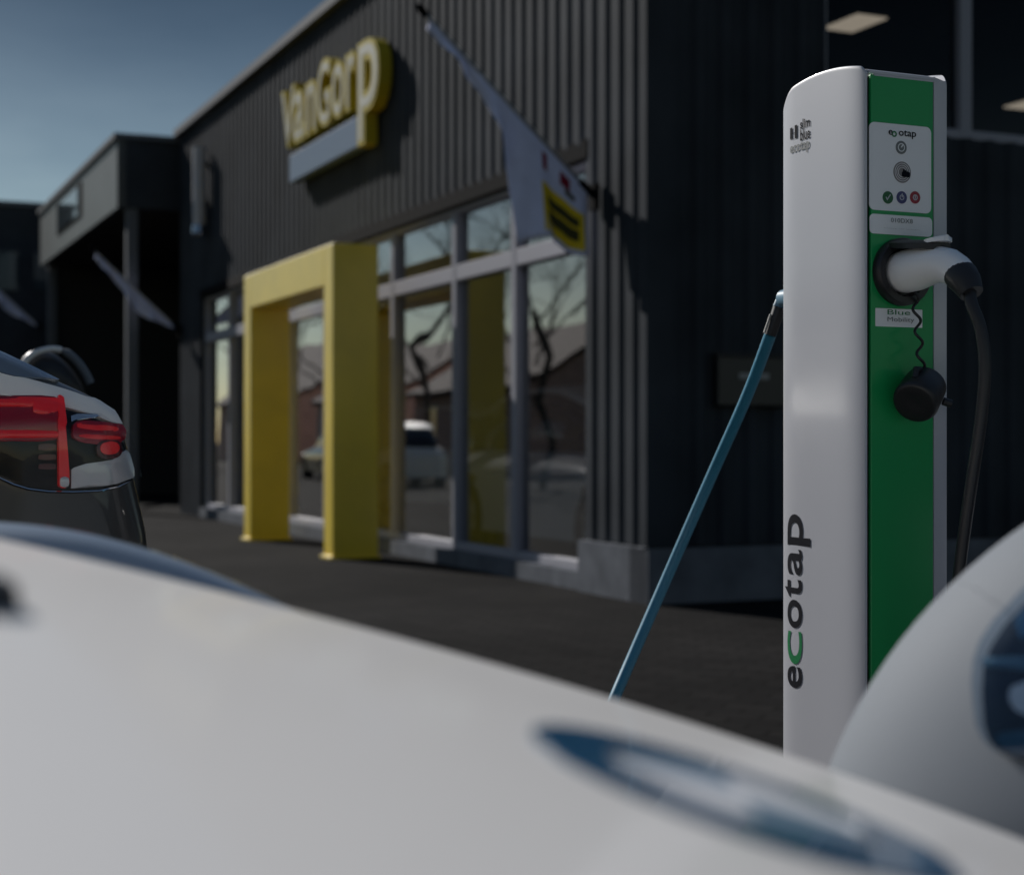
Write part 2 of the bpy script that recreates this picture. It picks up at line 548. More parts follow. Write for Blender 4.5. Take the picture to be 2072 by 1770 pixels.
# ------------------------------------------------------------------ shop sign
sg = thing('shop_sign', 'yellow box letters VanGorp above a blue panel on the ribbed wall', 'sign', F(7, .04, 3.9))
slots = [('V', 8.72, 8.20, 4.37, 5.03), ('a', 8.26, 7.84, 4.36, 4.94), ('n', 7.78, 7.42, 4.37, 4.94), ('G', 7.36, 6.92, 4.36, 5.06),
         ('o', 6.86, 6.46, 4.36, 4.94), ('r', 6.40, 6.12, 4.37, 4.94), ('p', 6.02, 5.42, 3.97, 4.95)]
cas, fac = MB(), MB()
for ch, ta, tb, za, zb in slots:
    ta, tb, za, zb = ta - .47, tb - .50, za - .09, zb - .09
    vs, fs = text_mesh(ch, bold=.035, res=4)
    xs = [v[0] for v in vs]; ys = [v[1] for v in vs]
    fx = lambda x: -ta + (x - min(xs)) / (max(xs) - min(xs)) * (ta - tb)
    fy = lambda y: za + (y - min(ys)) / (max(ys) - min(ys)) * (zb - za)
    n = len(vs)
    # boundary edges for the casing sides
    cnt = {}
    for f in fs:
        for i in range(len(f)):
            e = (f[i], f[(i + 1) % len(f)])
            cnt[tuple(sorted(e))] = cnt.get(tuple(sorted(e)), 0) + 1
    side = [(a, b, n + b, n + a) for (a, b), c in cnt.items() if c == 1]
    cas.add([FA(fx(x), fy(y), .04) for x, y in vs] + [FA(fx(x), fy(y), .17) for x, y in vs],
            [tuple(f) for f in fs] + [tuple(i + n for i in f) for f in fs] + side)
    v2, f2 = text_mesh(ch, bold=-.005, res=4)
    xs2 = [v[0] for v in v2]; ys2 = [v[1] for v in v2]
    mg = .045
    gx = lambda x: -ta + mg + (x - min(xs2)) / (max(xs2) - min(xs2)) * (ta - tb - 2 * mg)
    gy = lambda y: za + mg + (y - min(ys2)) / (max(ys2) - min(ys2)) * (zb - za - 2 * mg)
    fac.add([FA(gx(x), gy(y), .174) for x, y in v2], f2)
cas.build('lettering', YELD, sg)
fac.build('letter_face', WHITE, sg)
m = MB(); m.box(FA, -7.96, -5.56, 3.89, 4.19, .04, .16); m.build('panel', BLUEP, sg, bevel=.01)

# ------------------------------------------------------------------ flags on angled wall poles
def flag(t, e, zb, L, label, full=True, ang=42, sag=1.0, seed=1):
    fl = thing('flag', label, 'flag', F(t, e, zb), 0, 'flags on angled wall poles')
    ex, zx_ = cos(R(ang)), sin(R(ang))
    tip = (e + L * ex, zb + L * zx_)
    m = MB(); m.tube([F(t, e, zb), F(t, tip[0], tip[1])], .014, 10)
    m.build('pole', STEEL, fl, smooth=True)
    m = MB()
    for k in range(7):
        pass
    m.tube([F(t, tip[0] - .02, tip[1] - .02), F(t, tip[0] + .02, tip[1] + .02), F(t, tip[0] + .05, tip[1] + .05)], [.02, .03, .008], 10)
    m.build('finial', BLACKTRIM, fl, smooth=True)
    m = MB(); m.box(F, t - .05, t + .05, e - .02, e + .02, zb - .10, zb + .08); m.tube([F(t, e, zb), F(t, e + .14 * ex, zb + .14 * zx_)], .026, 10)
    m.build('bracket', BLACKTRIM, fl)
    rnd = random.Random(seed)
    ph = rnd.random() * 6
    # lower edge of the cloth as distance below the pole along the pole parameter
    if full:
        low = [(.04, .46), (.10, .52), (.2, .57), (.3, .63), (.4, .77), (.445, .82), (.47, .60), (.50, .42), (.56, .27), (.66, .15), (.8, .085), (.97, .05)]
    else:
        low = [(.05, .03), (.2, .12), (.35, .24), (.5, .27), (.65, .2), (.8, .13), (.97, .07)]
    rows = []
    nc, nr = 44, 16
    for j in range(nr + 1):
        row = []
        for i in range(nc + 1):
            s = low[0][0] + (low[-1][0] - low[0][0]) * i / nc
            d = catmull(low, s)[0] * sag
            v = j / nr
            pe, pz = e + s * L * ex, zb + s * L * zx_
            wv = .045 * v * sin(ph + s * 24 + 2 * v) + .02 * v * sin(s * 50 + ph)
            row.append(F(t + wv, pe + .02 * v * sin(s * 16), pz - .012 - d * v))
        rows.append(row)
    m = MB(); m.grid(rows)
    cl = m.build('cloth', CLOTH, fl, smooth=True, angle=80)
    so = cl.modifiers.new('cloth_thickness', 'SOLIDIFY'); so.thickness = .003
    if full:
        # printed panel: yellow field with dark words, small red car above, on both faces of the hanging part
        def Q(i0, i1, v0, v1, off):
            rr = []
            for a in range(9):
                r_ = []
                for b in range(13):
                    s = i0 + (i1 - i0) * b / 12
                    d = catmull(low, s)[0]
                    v = v0 + (v1 - v0) * a / 8
                    wv = .045 * v * sin(ph + s * 24 + 2 * v) + .02 * v * sin(s * 50 + ph)
                    r_.append(F(t + wv + off, e + s * L * ex + .02 * v * sin(s * 16), zb + s * L * zx_ - .012 - d * v))
                rr.append(r_)
            return rr
        m = MB(); m.grid(Q(.065, .33, .42, .93, -.006)); m.build('print', CLOTHY, cl, smooth=True)
        m = MB(); m.grid(Q(.095, .295, .53, .64, -.010)); m.grid(Q(.095, .295, .68, .82, -.010)); m.build('print_words', CLOTHD, cl, smooth=True)
        m = MB(); m.grid(Q(.15, .21, .12, .27, -.008)); m.build('print_car', CLOTHR, cl, smooth=True)
        m = MB(); m.grid(Q(.29, .32, .10, .28, -.008)); m.build('print_car', CLOTHR, cl, smooth=True)
        m = MB(); m.grid(Q(.12, .18, .275, .34, -.009)); m.build('print_dark', CLOTHD, cl, smooth=True)  # dark printed patch below the red car
    return fl
flag(.74, .05, 2.74, 1.68, 'pale blue flag with yellow print hanging from pole near the building corner', True, seed=3)
flag(14.2, .05, 2.68, 1.66, 'thin furled pale flag on pole at the far end of the glass front', False, seed=8)
flag(22.7, .92, 3.25, 1.8, 'pale furled flag on the canopy column farthest from the entrance', False, seed=11, sag=.9)

# steel vent pipe on the far front
pp = thing('vent_pipe', 'short pale steel vent pipe on dark wall beside the canopy', 'pipe', F(12.9, .12, 3.9))
tp = tx(403, .14)
m = MB(); m.tube([F(tp, .14, 3.98), F(tp, .14, 5.05)], .085, 20); m.build('pipe', mat('pale_pipe', (.5, .5, .54), .5), pp, smooth=True)
m = MB(); m.tube([F(tp, .14, 3.84), F(tp, .14, 3.88), F(tp, .14, 3.99)], [.07, .10, .09], 20); m.build('outlet', CHROME, pp, smooth=True)
m = MB(); m.box(F, tp - .03, tp + .03, .0, .06, 4.25, 4.30); m.build('bracket', BLACKTRIM, pp)
m = MB(); m.box(F, tp - .03, tp + .03, .0, .06, 4.8, 4.85); m.build('bracket', BLACKTRIM, pp)

# mailbox on the side wall
s0 = .60
mb = thing('mailbox', 'dark wall mailbox with pale name plate on the shaded side wall', 'mailbox', SA(.7, 1.1, .06))
m = MB(); m.box(SA, .44, .98, 1.28, 1.62, .02, .09); m.build('body', BLKPL, mb, bevel=.012)
m = MB(); m.box(SA, .43, .99, 1.60, 1.635, .02, .10); m.build('flap', INT_D, mb, bevel=.006)
m = MB(); m.box(SA, .60, .83, 1.46, 1.50, .09, .094); m.build('name_plate', mat('name_plate', (.28, .28, .28), .5), mb)

# ------------------------------------------------------------------ canopy annex beyond
an = thing('canopy_annex', 'dark flat roofed annex with deep open canopy beyond the showroom', 'building', F(18, -3, 0))
ca0, ca1, ce = 14.42, 22.9, .9
m = MB(); m.box(F, ca0 + .02, ca1, ce - .12, ce, 4.45, 5.45)
m.build('fascia', mat('fascia_grey', (.06, .068, .07), .45, noise=(1.5, .15)), an)
m = MB(); m.box(F, ca0 - .03, ca1 + .03, ce - .3, ce + .05, 5.45, 5.53); m.box(F, ca0 - .05, ca0 + .1, -8, ce - .3, 5.45, 5.53); m.build('coping', TRIM, an)
m = MB(); m.box(F, ca0, ca0 + .1, -8, ce - .121, 4.45, 5.448); m.build('end_wall', CLAD, an)
m = MB(); m.box(F, ca0 + .1, ca1, -8, ce - .121, 5.2, 5.44); m.box(F, ca0 + .1, ca1, -8, ce - .121, 4.46, 4.55); m.build('roof', INT_D, an)
m = MB(); m.box(F, ca0, ca1 + 3, -8.2, -8, 0, 5.4); m.box(F, ca1 + .2, ca1 + .4, -8, ce - .2, 0, 5.4); m.build('back_wall', INT_D, an)
wt0, wt1 = tx(161, ce), tx(119, ce)
m = MB(); m.box(F, wt0 - .25, wt1 + .1, ce, ce + .02, 4.75, 5.32); fr = m.build('window', BLACKTRIM, an)
m = MB(); m.box(F, wt0, wt1, ce + .02, ce + .035, 4.80, 5.27); m.build('pane', mat('annex_pane', (.12, .15, .17), .05, .6), fr)
for tt in (ca0 + .02, ca1 - .1):
    m = MB(); m.box(F, tt, tt + .16, ce - .30, ce - .14, 0, 4.45); m.build('column', TRIM, an, bevel=.01)

wh = thing('warehouse_building', 'dark warehouse end wall beyond the canopy at the frame edge', 'building', F(29, -2, 0))
m = MB(); m.box(F, 25.5, 34, -8, 2.0, 0, 5.95); m.build('wall', CLAD, wh)
m = MB(); m.box(F, 25.45, 34.05, -8, 2.05, 5.95, 6.05); m.build('coping', TRIM, wh)
for (a, z0_, z1_) in ((1.0, 4.2, 5.0), (.1, 4.2, 5.0), (-1.0, 2.0, 3.2)):
    m = MB(); m.box(F, 25.46, 25.5, a, a + .6, z0_, z1_); m.build('window', MATS['annex_pane'], wh)

# ------------------------------------------------------------------ charging station
CH0 = Vector((.5167, 2.33, 0))
def K(v, uu, z):  return CH0 - N * v + U * uu + Vector((0, 0, z))      # v to the right along the front, uu to the back
def KF(a, b, c):  return K(a, -c + .004, b)                            # front face: a right, b up, c out
cs = thing('charging_station', 'tall white and green electric car charging post with socket', 'charging station', K(.07, .1, 0), 0)
DP, WID = .215, .150
def ztop(u):
    x = (u - DP / 2) / (DP / 2)
    z = 1.599 + .014 * (1 - x * x)
    if u < .012: z -= .009 * ((.012 - u) / .012) ** 2
    if u > DP - .034: z -= .020 * ((u - DP + .034) / .034) ** 2
    return z
def outv(u):                                    # how far the side panel bulges
    x = (u - DP / 2) / (DP / 2)
    return .005 * (1 - abs(x) ** 6) + .003
def side_panel(right):
    m = MB()
    us = [DP * .5 * (1 - cos(pi * k / 40)) for k in range(41)]
    rows_o, rows_i, = [], []
    zs = [0, .05, .4, .8, 1.2]
    inner = .022 if right else .0055
    ring_ = []
    for u in us:
        ring_.append((-outv(u) + .004 if u not in (us[0], us[-1]) else .004, u))
    back = [(inner, us[-1] - .004), (inner, us[0] + .004)]
    prof = ring_ + back
    rows = []
    for z in zs:
        rows.append([(v, u, z) for v, u in prof])
    # top rows follow the arch, with a rounded rim
    for k, (dz, ins) in enumerate(((-.006, 0), (-.002, .0004), (-.0005, .001), (0, .0025))):
        rows.append([((v + ins if v < .01 else v), u, ztop(min(max(u, 0), DP)) + dz) for v, u in prof])
    f = (lambda v: WID - v) if right else (lambda v: v)
    R_ = [[K(f(v), u, z) for v, u, z in r] for r in rows]
    m.grid(R_, closed=True)
    m.add(R_[-1], [tuple(range(len(prof)))])
    m.add(R_[0], [tuple(range(len(prof)))])
    return m.build('side_panel', CHW, cs, smooth=True, angle=50)
side_panel(False); side_panel(True)
m = MB(); m.box(K, .012, WID - .012, .010, DP - .006, 0.0, 1.588); m.build('core', BLKPL, cs)
m = MB(); m.box(K, .0130, WID - .0235, .003, .0099, .04, 1.5895); m.build('front_panel', CHG, cs, bevel=.0015)
m = MB()
rows = []
for k in range(13):
    u = .002 + (DP - .004) * k / 12
    rows.append([K(.0185, u, ztop(u) - .006), K(.0185, u, ztop(u) - .003), K(WID - .0185, u, ztop(u) - .003), K(WID - .0185, u, ztop(u) - .006)])
m.grid(rows, closed=True)
m.add(rows[0], [(0, 1, 2, 3)]); m.add(rows[-1], [(3, 2, 1, 0)])
m.box(K, .0085, WID - .0205, .0015, .006, 1.5905, 1.5945)
m.build('top_cap', CHW, cs, smooth=True, angle=40)
m = MB(); m.box(K, -.02, WID + .02, -.02, DP + .02, 0, .03); m.build('base_plate', STEEL, cs, bevel=.004)
# control panel: from picture points on the front face
def kf(x, y):
    r = (x - CX) / FPX
    b = K(0, .002, 0)
    d = -N
    v = (r * b.y - b.x) / (d.x - r * d.y)
    P = b + d * v
    return v, CAMH + (CY - y) * P.y / FPX
v0, zt = kf(1759, 246); v1, _ = kf(1884, 250); _, zb_ = kf(1760, 424)
m = MB(); prism(m, rrect(v0, v1, zb_, zt, .009), KF, .0006, .0022)
cp = m.build('control_panel', LABEL, cs)
def onp(px, py):
    return kf(px, py)
vc, _ = kf(1824, 300)
ph_ = .003
m = MB(); x0, z1_ = kf(1797, 261); x1, z0_ = kf(1853, 283)
o = text_fit('e  otap', KF, x0, x1, z0_, z1_, ph_, bold=.012).build('lettering', INK, cp)
m = MB(); a0, b0 = kf(1809, 269); ring(m, KF, a0, b0 - .002, .0025, .0045, .0023, .003, 16); m.build('lettering', INKG, cp)
a, b = kf(1823, 299); m = MB(); prism(m, disc(a, b, .0098), KF, .0021, .0029); q = m.build('status_light', GREY1, cp)
m = MB(); ring(m, KF, a, b, .0050, .0062, .0029, .0033, 24); prism(m, [(a - .001, b), (a + .001, b), (a + .0035, b + .004), (a + .0015, b + .004)], KF, .0029, .0033); m.build('clock_mark', LABEL, q)
a, b = kf(1825, 349); m = MB(); prism(m, disc(a, b, .0158), KF, .0021, .0028); q = m.build('card_reader', GREY2, cp)
m = MB()
for r_ in (.0135, .0105, .0075): ring(m, KF, a, b, r_ - .0006, r_, .0028, .0032, 32)
m.build('wave_rings', LABEL, q)
m = MB()
prism(m, rrect(a - .001, a + .013, b - .007, b + .001, .002, 3), KF, .0032, .004)
for k in range(4): prism(m, rrect(a + .001 + .003 * k, a + .0032 + .003 * k, b - .0005, b + .0045 - .0012 * k, .0008, 2), KF, .0032, .0041)
m.build('hand_mark', INK, q)
for px, mm, kind in ((1796, ICG, 0), (1824, ICB, 1), (1851, ICR, 2)):
    a, b = kf(px, 400)
    m = MB(); prism(m, disc(a, b, .0092), KF, .0021, .0031); q = m.build('button', mm, cp)
    m = MB()
    if kind == 0:
        prism(m, [(a - .0045, b), (a - .0015, b - .0045), (a + .005, b + .004), (a + .0035, b + .005), (a - .0015, b - .0015), (a - .0033, b + .001)], KF, .0031, .0035)
    elif kind == 1:
        ring(m, KF, a, b, .0028, .0042, .0031, .0035, 20); prism(m, [(a - .0008, b), (a + .0008, b), (a + .0008, b + .006), (a - .0008, b + .006)], KF, .0036, .004)
    else:
        ring(m, KF, a, b, .0028, .0044, .0031, .0035, 20); prism(m, [(a - .0009, b - .002), (a + .0009, b - .002), (a + .0009, b + .003), (a - .0009, b + .003)], KF, .0031, .0035)
    m.build('icon', mat('icon_pale_%d' % kind, (.45, .45, .5), .5), q)
v0, zt = kf(1760, 432); v1, _ = kf(1886, 436); _, zb_ = kf(1761, 472)
m = MB(); prism(m, rrect(v0, v1, zb_, zt, .007), KF, .0006, .0022); nl_ = m.build('number_plate', LABEL, cs)
x0, z1_ = kf(1802, 441); x1, z0_ = kf(1846, 453); text_fit('010DX8', KF, x0, x1, z0_, z1_, ph_).build('lettering', GREY1, nl_)
x0, z1_ = kf(1788, 461); x1, z0_ = kf(1862, 467); text_fit('ecotap car charger', KF, x0, x1, z0_, z1_, ph_).build('lettering', GREY1, nl_)
v0, zt = kf(1772, 623); v1, _ = kf(1867, 626); _, zb_ = kf(1773, 660)
m = MB(); prism(m, rrect(v0, v1, zb_, zt, .001), KF, .0004, .0012); st = m.build('sticker', LABEL, cs)
x0, z1_ = kf(1796, 626); x1, z0_ = kf(1842, 638); text_fit('Blue', KF, x0, x1, z0_, z1_, .0018).build('lettering', INKG, st)
x0, z1_ = kf(1796, 641); x1, z0_ = kf(1850, 655); text_fit('Mobility', KF, x0, x1, z0_, z1_, .0018).build('lettering', GREY1, st)
# socket surround and raised lid
sa, sb = kf(1822, 551)
m = MB()
rows = []
nn = 48
for r_, c_ in ((.050, .0006), (.050, .012), (.047, .017), (.038, .017), (.035, .013), (.034, .004)):
    rows.append([KF(sa + r_ * cos(2 * pi * k / nn), sb + r_ * sin(2 * pi * k / nn), c_) for k in range(nn)])
m.grid(rows, closed=True)
m.add(rows[-1], [tuple(range(nn))])
sk = m.build('socket', BLKPL, cs, smooth=True, angle=45)
m = MB()                                          # lid tilted up above the plug, a shallow curved plate
rows = []
for k in range(13):
    c_ = .012 + .085 * k / 12
    hw = .030 * (1 - max(0, (k - 6) / 6.0) ** 2 * .5)
    zc_ = sb + .047 - .010 * k / 12
    top = [KF(sa + hw * s, zc_ - .006 * s * s, c_) for s in np.linspace(-1, 1, 9)]
    bot = [KF(sa + hw * s, zc_ - .008 - .006 * s * s, c_) for s in np.linspace(1, -1, 9)]
    rows.append(top + bot)
m.grid(rows, closed=True)
m.add(rows[0], [tuple(range(18))[::-1]]); m.add(rows[-1], [tuple(range(18))])
lid = m.build('socket_lid', BLKPL, cs, smooth=True, angle=50)
m = MB()
rows = []
for k in range(6):
    c_ = .078 + .030 * k / 5
    hw = .019 * sqrt(max(.02, 1 - ((k - 1.5) / 3.6) ** 2))
    zc_ = sb + .0385 + .002 * k / 5
    rows.append([KF(sa + hw * s, zc_ + .003 * (1 - s * s), c_) for s in np.linspace(-1, 1, 9)] + [KF(sa + hw * s, zc_ - .006, c_) for s in np.linspace(1, -1, 9)])
m.grid(rows, closed=True); m.add(rows[0], [tuple(range(18))[::-1]]); m.add(rows[-1], [tuple(range(18))])
m.build('sunlit_lid_end', PLUGW, lid, smooth=True, angle=60)  # white piece standing in for sun on the black lid's end
# lettering on the left side panel: follows the bulged panel
def KL(uu, z, c):  return K(.004 - outv(uu) - c, uu, z)
def side_text(s, u0, u1, z0_, z1_, vert, mm, **k):
    vs, fs = text_mesh(s, **k)
    xs = [v[0] for v in vs]; ys = [v[1] for v in vs]
    x0, x1, y0, y1 = min(xs), max(xs), min(ys), max(ys)
    m = MB()
    P = []
    for x, y in vs:
        a = (x - x0) / (x1 - x0); b = (y - y0) / (y1 - y0)
        if vert:   # reads upwards; letter tops towards the back edge (viewer's left)
            P.append(KL(u0 + (u1 - u0) * b, z0_ + (z1_ - z0_) * a, .0008))
        else:
            P.append(KL(u0 + (u1 - u0) * a, z0_ + (z1_ - z0_) * b, .0008))
    m.add(P, fs)
    return m.build('lettering', mm, cs)
def kl(x, y):
    r = (x - CX) / FPX
    b = K(-.010, 0, 0)
    u_ = (r * b.y - b.x) / (U.x - r * U.y)
    P = b + U * u_
    return u_, CAMH + (CY - y) * P.y / FPX
ub, ua = kl(1586, 1100)[0], kl(1617, 1100)[0]
up_ = kl(1634, 1100)[0]
ut = kl(1579, 1100)[0]
def zz(y): return kl(1600, y)[1]
for s, ya, yb, ux0, ux1, mm in (('e', 1391, 1347, ua, ub, INK), ('c', 1343, 1276, ua, ub, INKG), ('o', 1270, 1213, ua, ub, INK), ('t', 1208, 1172, ua, ut, INK), ('a', 1163, 1111, ua, ub, INK), ('p', 1103, 1010, up_, ub, INK)):
    side_text(s, ux0, ux1, zz(ya), zz(yb if s != 'p' else 1040), True, mm, bold=.012 if s != 'c' else .0, res=6)
# small logo near the top
for s, xa, xb, ya, yb in (('slim', 1613, 1633, 256, 242), ('blue', 1613, 1633, 280, 262), ('ecotap', 1592, 1632, 310, 293)):
    side_text(s, kl(xa, ya)[0], kl(xb, ya)[0], kl(xa, ya)[1] - (.004 if xa > 1600 else .006), kl(xa, yb)[1], False, INK if s != 'ecotap' else GREY1, bold=.02)
m = MB()
for a0, a1, b0, b1 in ((1592, 1597, 258, 282), (1592, 1607, 254, 259), (1602, 1607, 252, 280), (1592, 1607, 279, 283), (1597, 1602, 268, 271)):
    u0, z0_ = kl(a0, b1); u1, z1_ = kl(a1, b0)
    m.add([KL(u0, z0_, .0009), KL(u1, z0_, .0009), KL(u1, z1_, .0009), KL(u0, z1_, .0009)], [(0, 1, 2, 3)])
m.build('logo', INK, cs)

# ------------------------------------------------------------------ black charging cable with white plug
kc = thing('charging_cable', 'black charging cable with white plug pushed into the green front', 'charging cable', K(.06, -.2, 0))
def sweep(path, ry, rz_, n=20):
    """rounded handle: path of points, elliptical radii sideways and up"""
    m = MB(); rows = []
    for i, p in enumerate(path):
        p = Vector(p)
        d = (Vector(path[min(i + 1, len(path) - 1)]) - Vector(path[max(i - 1, 0)])).normalized()
        sd = d.cross(Vector((0, 0, 1))).normalized()
        up = sd.cross(d)
        rows.append([p + sd * cos(2 * pi * k / n) * ry[i] + up * sin(2 * pi * k / n) * rz_[i] for k in range(n)])
    m.grid(rows, closed=True)
    m.add(rows[0], [tuple(range(n))[::-1]]); m.add(rows[-1], [tuple(range(n))])
    return m
c3 = [(.002, 0), (.02, 0), (.04, .001), (.065, .003), (.09, .003), (.112, -.002), (.130, -.011), (.142, -.021)]
path = [KF(sa, sb + dz, c) for c, dz in c3]
pl = sweep(path, [.0305, .0315, .0315, .029, .0255, .0235, .022, .021], [.0305, .0320, .0315, .029, .0260, .0250, .0235, .0225]).build('plug', PLUGW, kc, smooth=True, angle=60)
path2 = [KF(sa, sb + dz, c) for c, dz in ((.128, -.010), (.140, -.020), (.150, -.030), (.160, -.045))]
sweep(path2, [.0215, .0225, .0205, .0165], [.0225, .0235, .0215, .0165]).build('strain_relief', RUBBER, kc, smooth=True, angle=60)
p_end = KF(sa, sb - .040, .157)
Yc = p_end.y
keys = [(0, *p_end), (1, *at(1966, 615, Yc - .01)), (2, *at(1984, 665, Yc - .02)), (3, *at(1993, 740, Yc - .025)), (4, *at(1986, 840, Yc - .02)), (5, *at(1970, 950, Yc - .01)), (6, *at(1955, 1050, Yc)), (7, *at(1943, 1140, Yc + .01)), (8, *at(1930, 1260, Yc + .02)), (9, *at(1918, 1500, Yc + .03)), (10, .60, Yc + .05, .12), (11, .62, Yc + .02, .02), (12, .70, Yc - .12, .014)]
pts = [Vector(catmull(keys, 12 * k / 90)) for k in range(91)]
m = MB(); m.tube(pts, .0086, 14); m.build('cable', RUBBER, kc, smooth=True, angle=60)
# dust cap on a wavy cord
a, b = kf(1852, 596)
ck = []
for k in range(60):
    f = k / 59
    px = 1851 + 14 * f + 7 * sin(f * 22)
    py = 592 + 158 * f
    v_, z_ = kf(px, py)
    ck.append(at(px, py, KF(v_, z_, .030 + .012 * f + .006 * cos(f * 22)).y))
m = MB(); m.tube(ck, .0022, 8); m.build('cap_cord', RUBBER, kc, smooth=True, angle=80)
v_, z_ = kf(1862, 797)
cc = at(1862, 797, KF(v_, z_, .046).y)
ax = (Vector((-.50, -.72, -.55))).normalized()
s1 = ax.cross(Vector((0, 0, 1))).normalized(); s2 = s1.cross(ax)
m = MB(); rows = []
for off, r_ in ((-.030, .012), (-.030, .026), (-.026, .031), (.020, .034), (.026, .032), (.028, .028), (.024, .010)):
    rows.append([cc + ax * off + s1 * cos(2 * pi * k / 32) * r_ + s2 * sin(2 * pi * k / 32) * r_ for k in range(32)])
m.grid(rows, closed=True); m.add(rows[0], [tuple(range(32))[::-1]]); m.add(rows[-1], [tuple(range(32))])
pc = cc - ax * .005 + s2 * .031
m.tube([pc - ax * .012, pc + s2 * .008, pc + ax * .012], .005, 8)
pc = cc - ax * .01 + Vector((.028, -.010, -.016))
m.tube([pc, pc + Vector((.012, 0, -.004))], .006, 8)
m.build('dust_cap', RUBBER, kc, smooth=True, angle=50)

# ------------------------------------------------------------------ blue charging cable at the back
bc = thing('charging_cable', 'teal blue charging cable slanting down from the back of the post', 'charging cable', (.2, 2.5, 0))
YB = K(.075, DP, 0).y + .16
pA, pB = at(1583, 606, YB - .02), at(1560, 674, YB - .02)
m = MB(); m.tube([K(.06, DP - .002, pA.z - .006), K(.050, DP + .07, pA.z - .006), pA + Vector((.015, -.02, -.004)), pA, pA + (pB - pA) * .25], [.016, .015, .0135, .0125, .012], 18); m.build('plug', mat('plug_blue_grey', (.10, .20, .28), .4), bc, smooth=True, angle=60)
m = MB(); m.tube([pA + (pB - pA) * .25, pA + (pB - pA) * .7, pB + (pB - pA) * .08], [.0115, .0105, .010], 16); m.build('strain_relief', RUBBER, bc, smooth=True, angle=60)
m = MB(); q = (pB - pA).normalized(); sdv = Vector((-.012, -.006, 0)); m.tube([pA + (pB - pA) * .45 + sdv, pB + sdv], .0022, 8); m.build('cord_clip', mat('pale_grey_cord', (.30, .30, .28), .5), bc, smooth=True)
keys = [(0, *pB), (1, *at(1512, 800, YB + .10)), (2, *at(1441, 960, YB + .22)), (3, *at(1361, 1142, YB + .26)), (4, *at(1291, 1302, YB + .24)), (5, *at(1245, 1408, YB + .20)), (6, *at(1195, 1530, YB + .14)), (7, .03, YB, .36), (8, -.12, YB - .15, .16), (9, -.3, YB - .3, .03), (10, -.6, YB - .5, .012), (11, -1.0, YB - .7, .012)]
pts = [Vector(catmull(keys, 11 * k / 80)) for k in range(81)]
m = MB(); m.tube(pts, .0104, 14); m.build('cable', BCABLE, bc, smooth=True, angle=60)

# ------------------------------------------------------------------ cars
def wheel(parent, P, x, y, side, r=.33):
    """P(x, y, z): car frame to world; side is +1 left, -1 right"""
    m = MB(); rows = []
    n = 36
    for rr, o in ((r * .62, .02), (r * .66, .10), (r * .93, .11), (r, .08), (r, -.08), (r * .93, -.11), (r * .62, -.1)):
        rows.append([P(x + rr * cos(2 * pi * k / n), y + o * side, r + rr * sin(2 * pi * k / n)) for k in range(n)])
    m.grid(rows, closed=True)
    ty = m.build('wheel', TYRE, parent, smooth=True, angle=50)
    m = MB(); rows = []
    for rr, o in ((r * .64, .06), (r * .60, .09), (r * .55, .06), (r * .2, .07), (.002, .08)):
        rows.append([P(x + rr * cos(2 * pi * k / n), y + o * side, r + rr * sin(2 * pi * k / n)) for k in range(n)])
    m.grid(rows, closed=True)
    for k in range(5):
        a = 2 * pi * k / 5
        c_, s_ = cos(a), sin(a)
        m.add([P(x + c_ * q - s_ * w_, y + (.088 + d) * side, r + s_ * q + c_ * w_) for d in (0, .02) for q, w_ in ((.03, -.03), (.03, .03), (r * .6, .045), (r * .6, -.045))],
              [(0, 1, 2, 3), (7, 6, 5, 4), (0, 4, 5, 1), (1, 5, 6, 2), (2, 6, 7, 3), (3, 7, 4, 0)])
    m.build('rim', RIM, ty, smooth=True, angle=40)

def car_frame(pos, ang):
    c_, s_ = cos(ang), sin(ang)
    return lambda x, y, z: Vector((pos[0] + x * c_ - y * s_, pos[1] + x * s_ + y * c_, z))

def shell(P, st, x0, x1, nx, p, zc_, zlow, name, mm, parent, nth=60, bottom=True):
    """loft: st(x) -> (half width, top height); superellipse shoulders over plain sides"""
    m = MB(); rows = []
    for i in range(nx + 1):
        f = i / nx
        x = x0 + (x1 - x0) * f
        W, T = st(x)
        r_ = [P(x, W, zlow)]
        for k in range(nth + 1):
            th = pi * k / nth
            ct, s_ = cos(th), sin(th)
            y = W * (1 if ct >= 0 else -1) * abs(ct) ** (2 / p)
            z = zc_ + (T - zc_) * abs(s_) ** (2 / p)
            r_.append(P(x, y, z))
        r_.append(P(x, -W, zlow))
        rows.append(r_)
    m.grid(rows)
    for r_ in (rows[0], rows[-1]):
        m.add(r_, [tuple(range(len(r_)))])
    return m.build(name, mm, parent, smooth=True, angle=60), m

def bvh_of(m):
    return BVHTree.FromPolygons([Vector(v) for v in m.v], m.f)

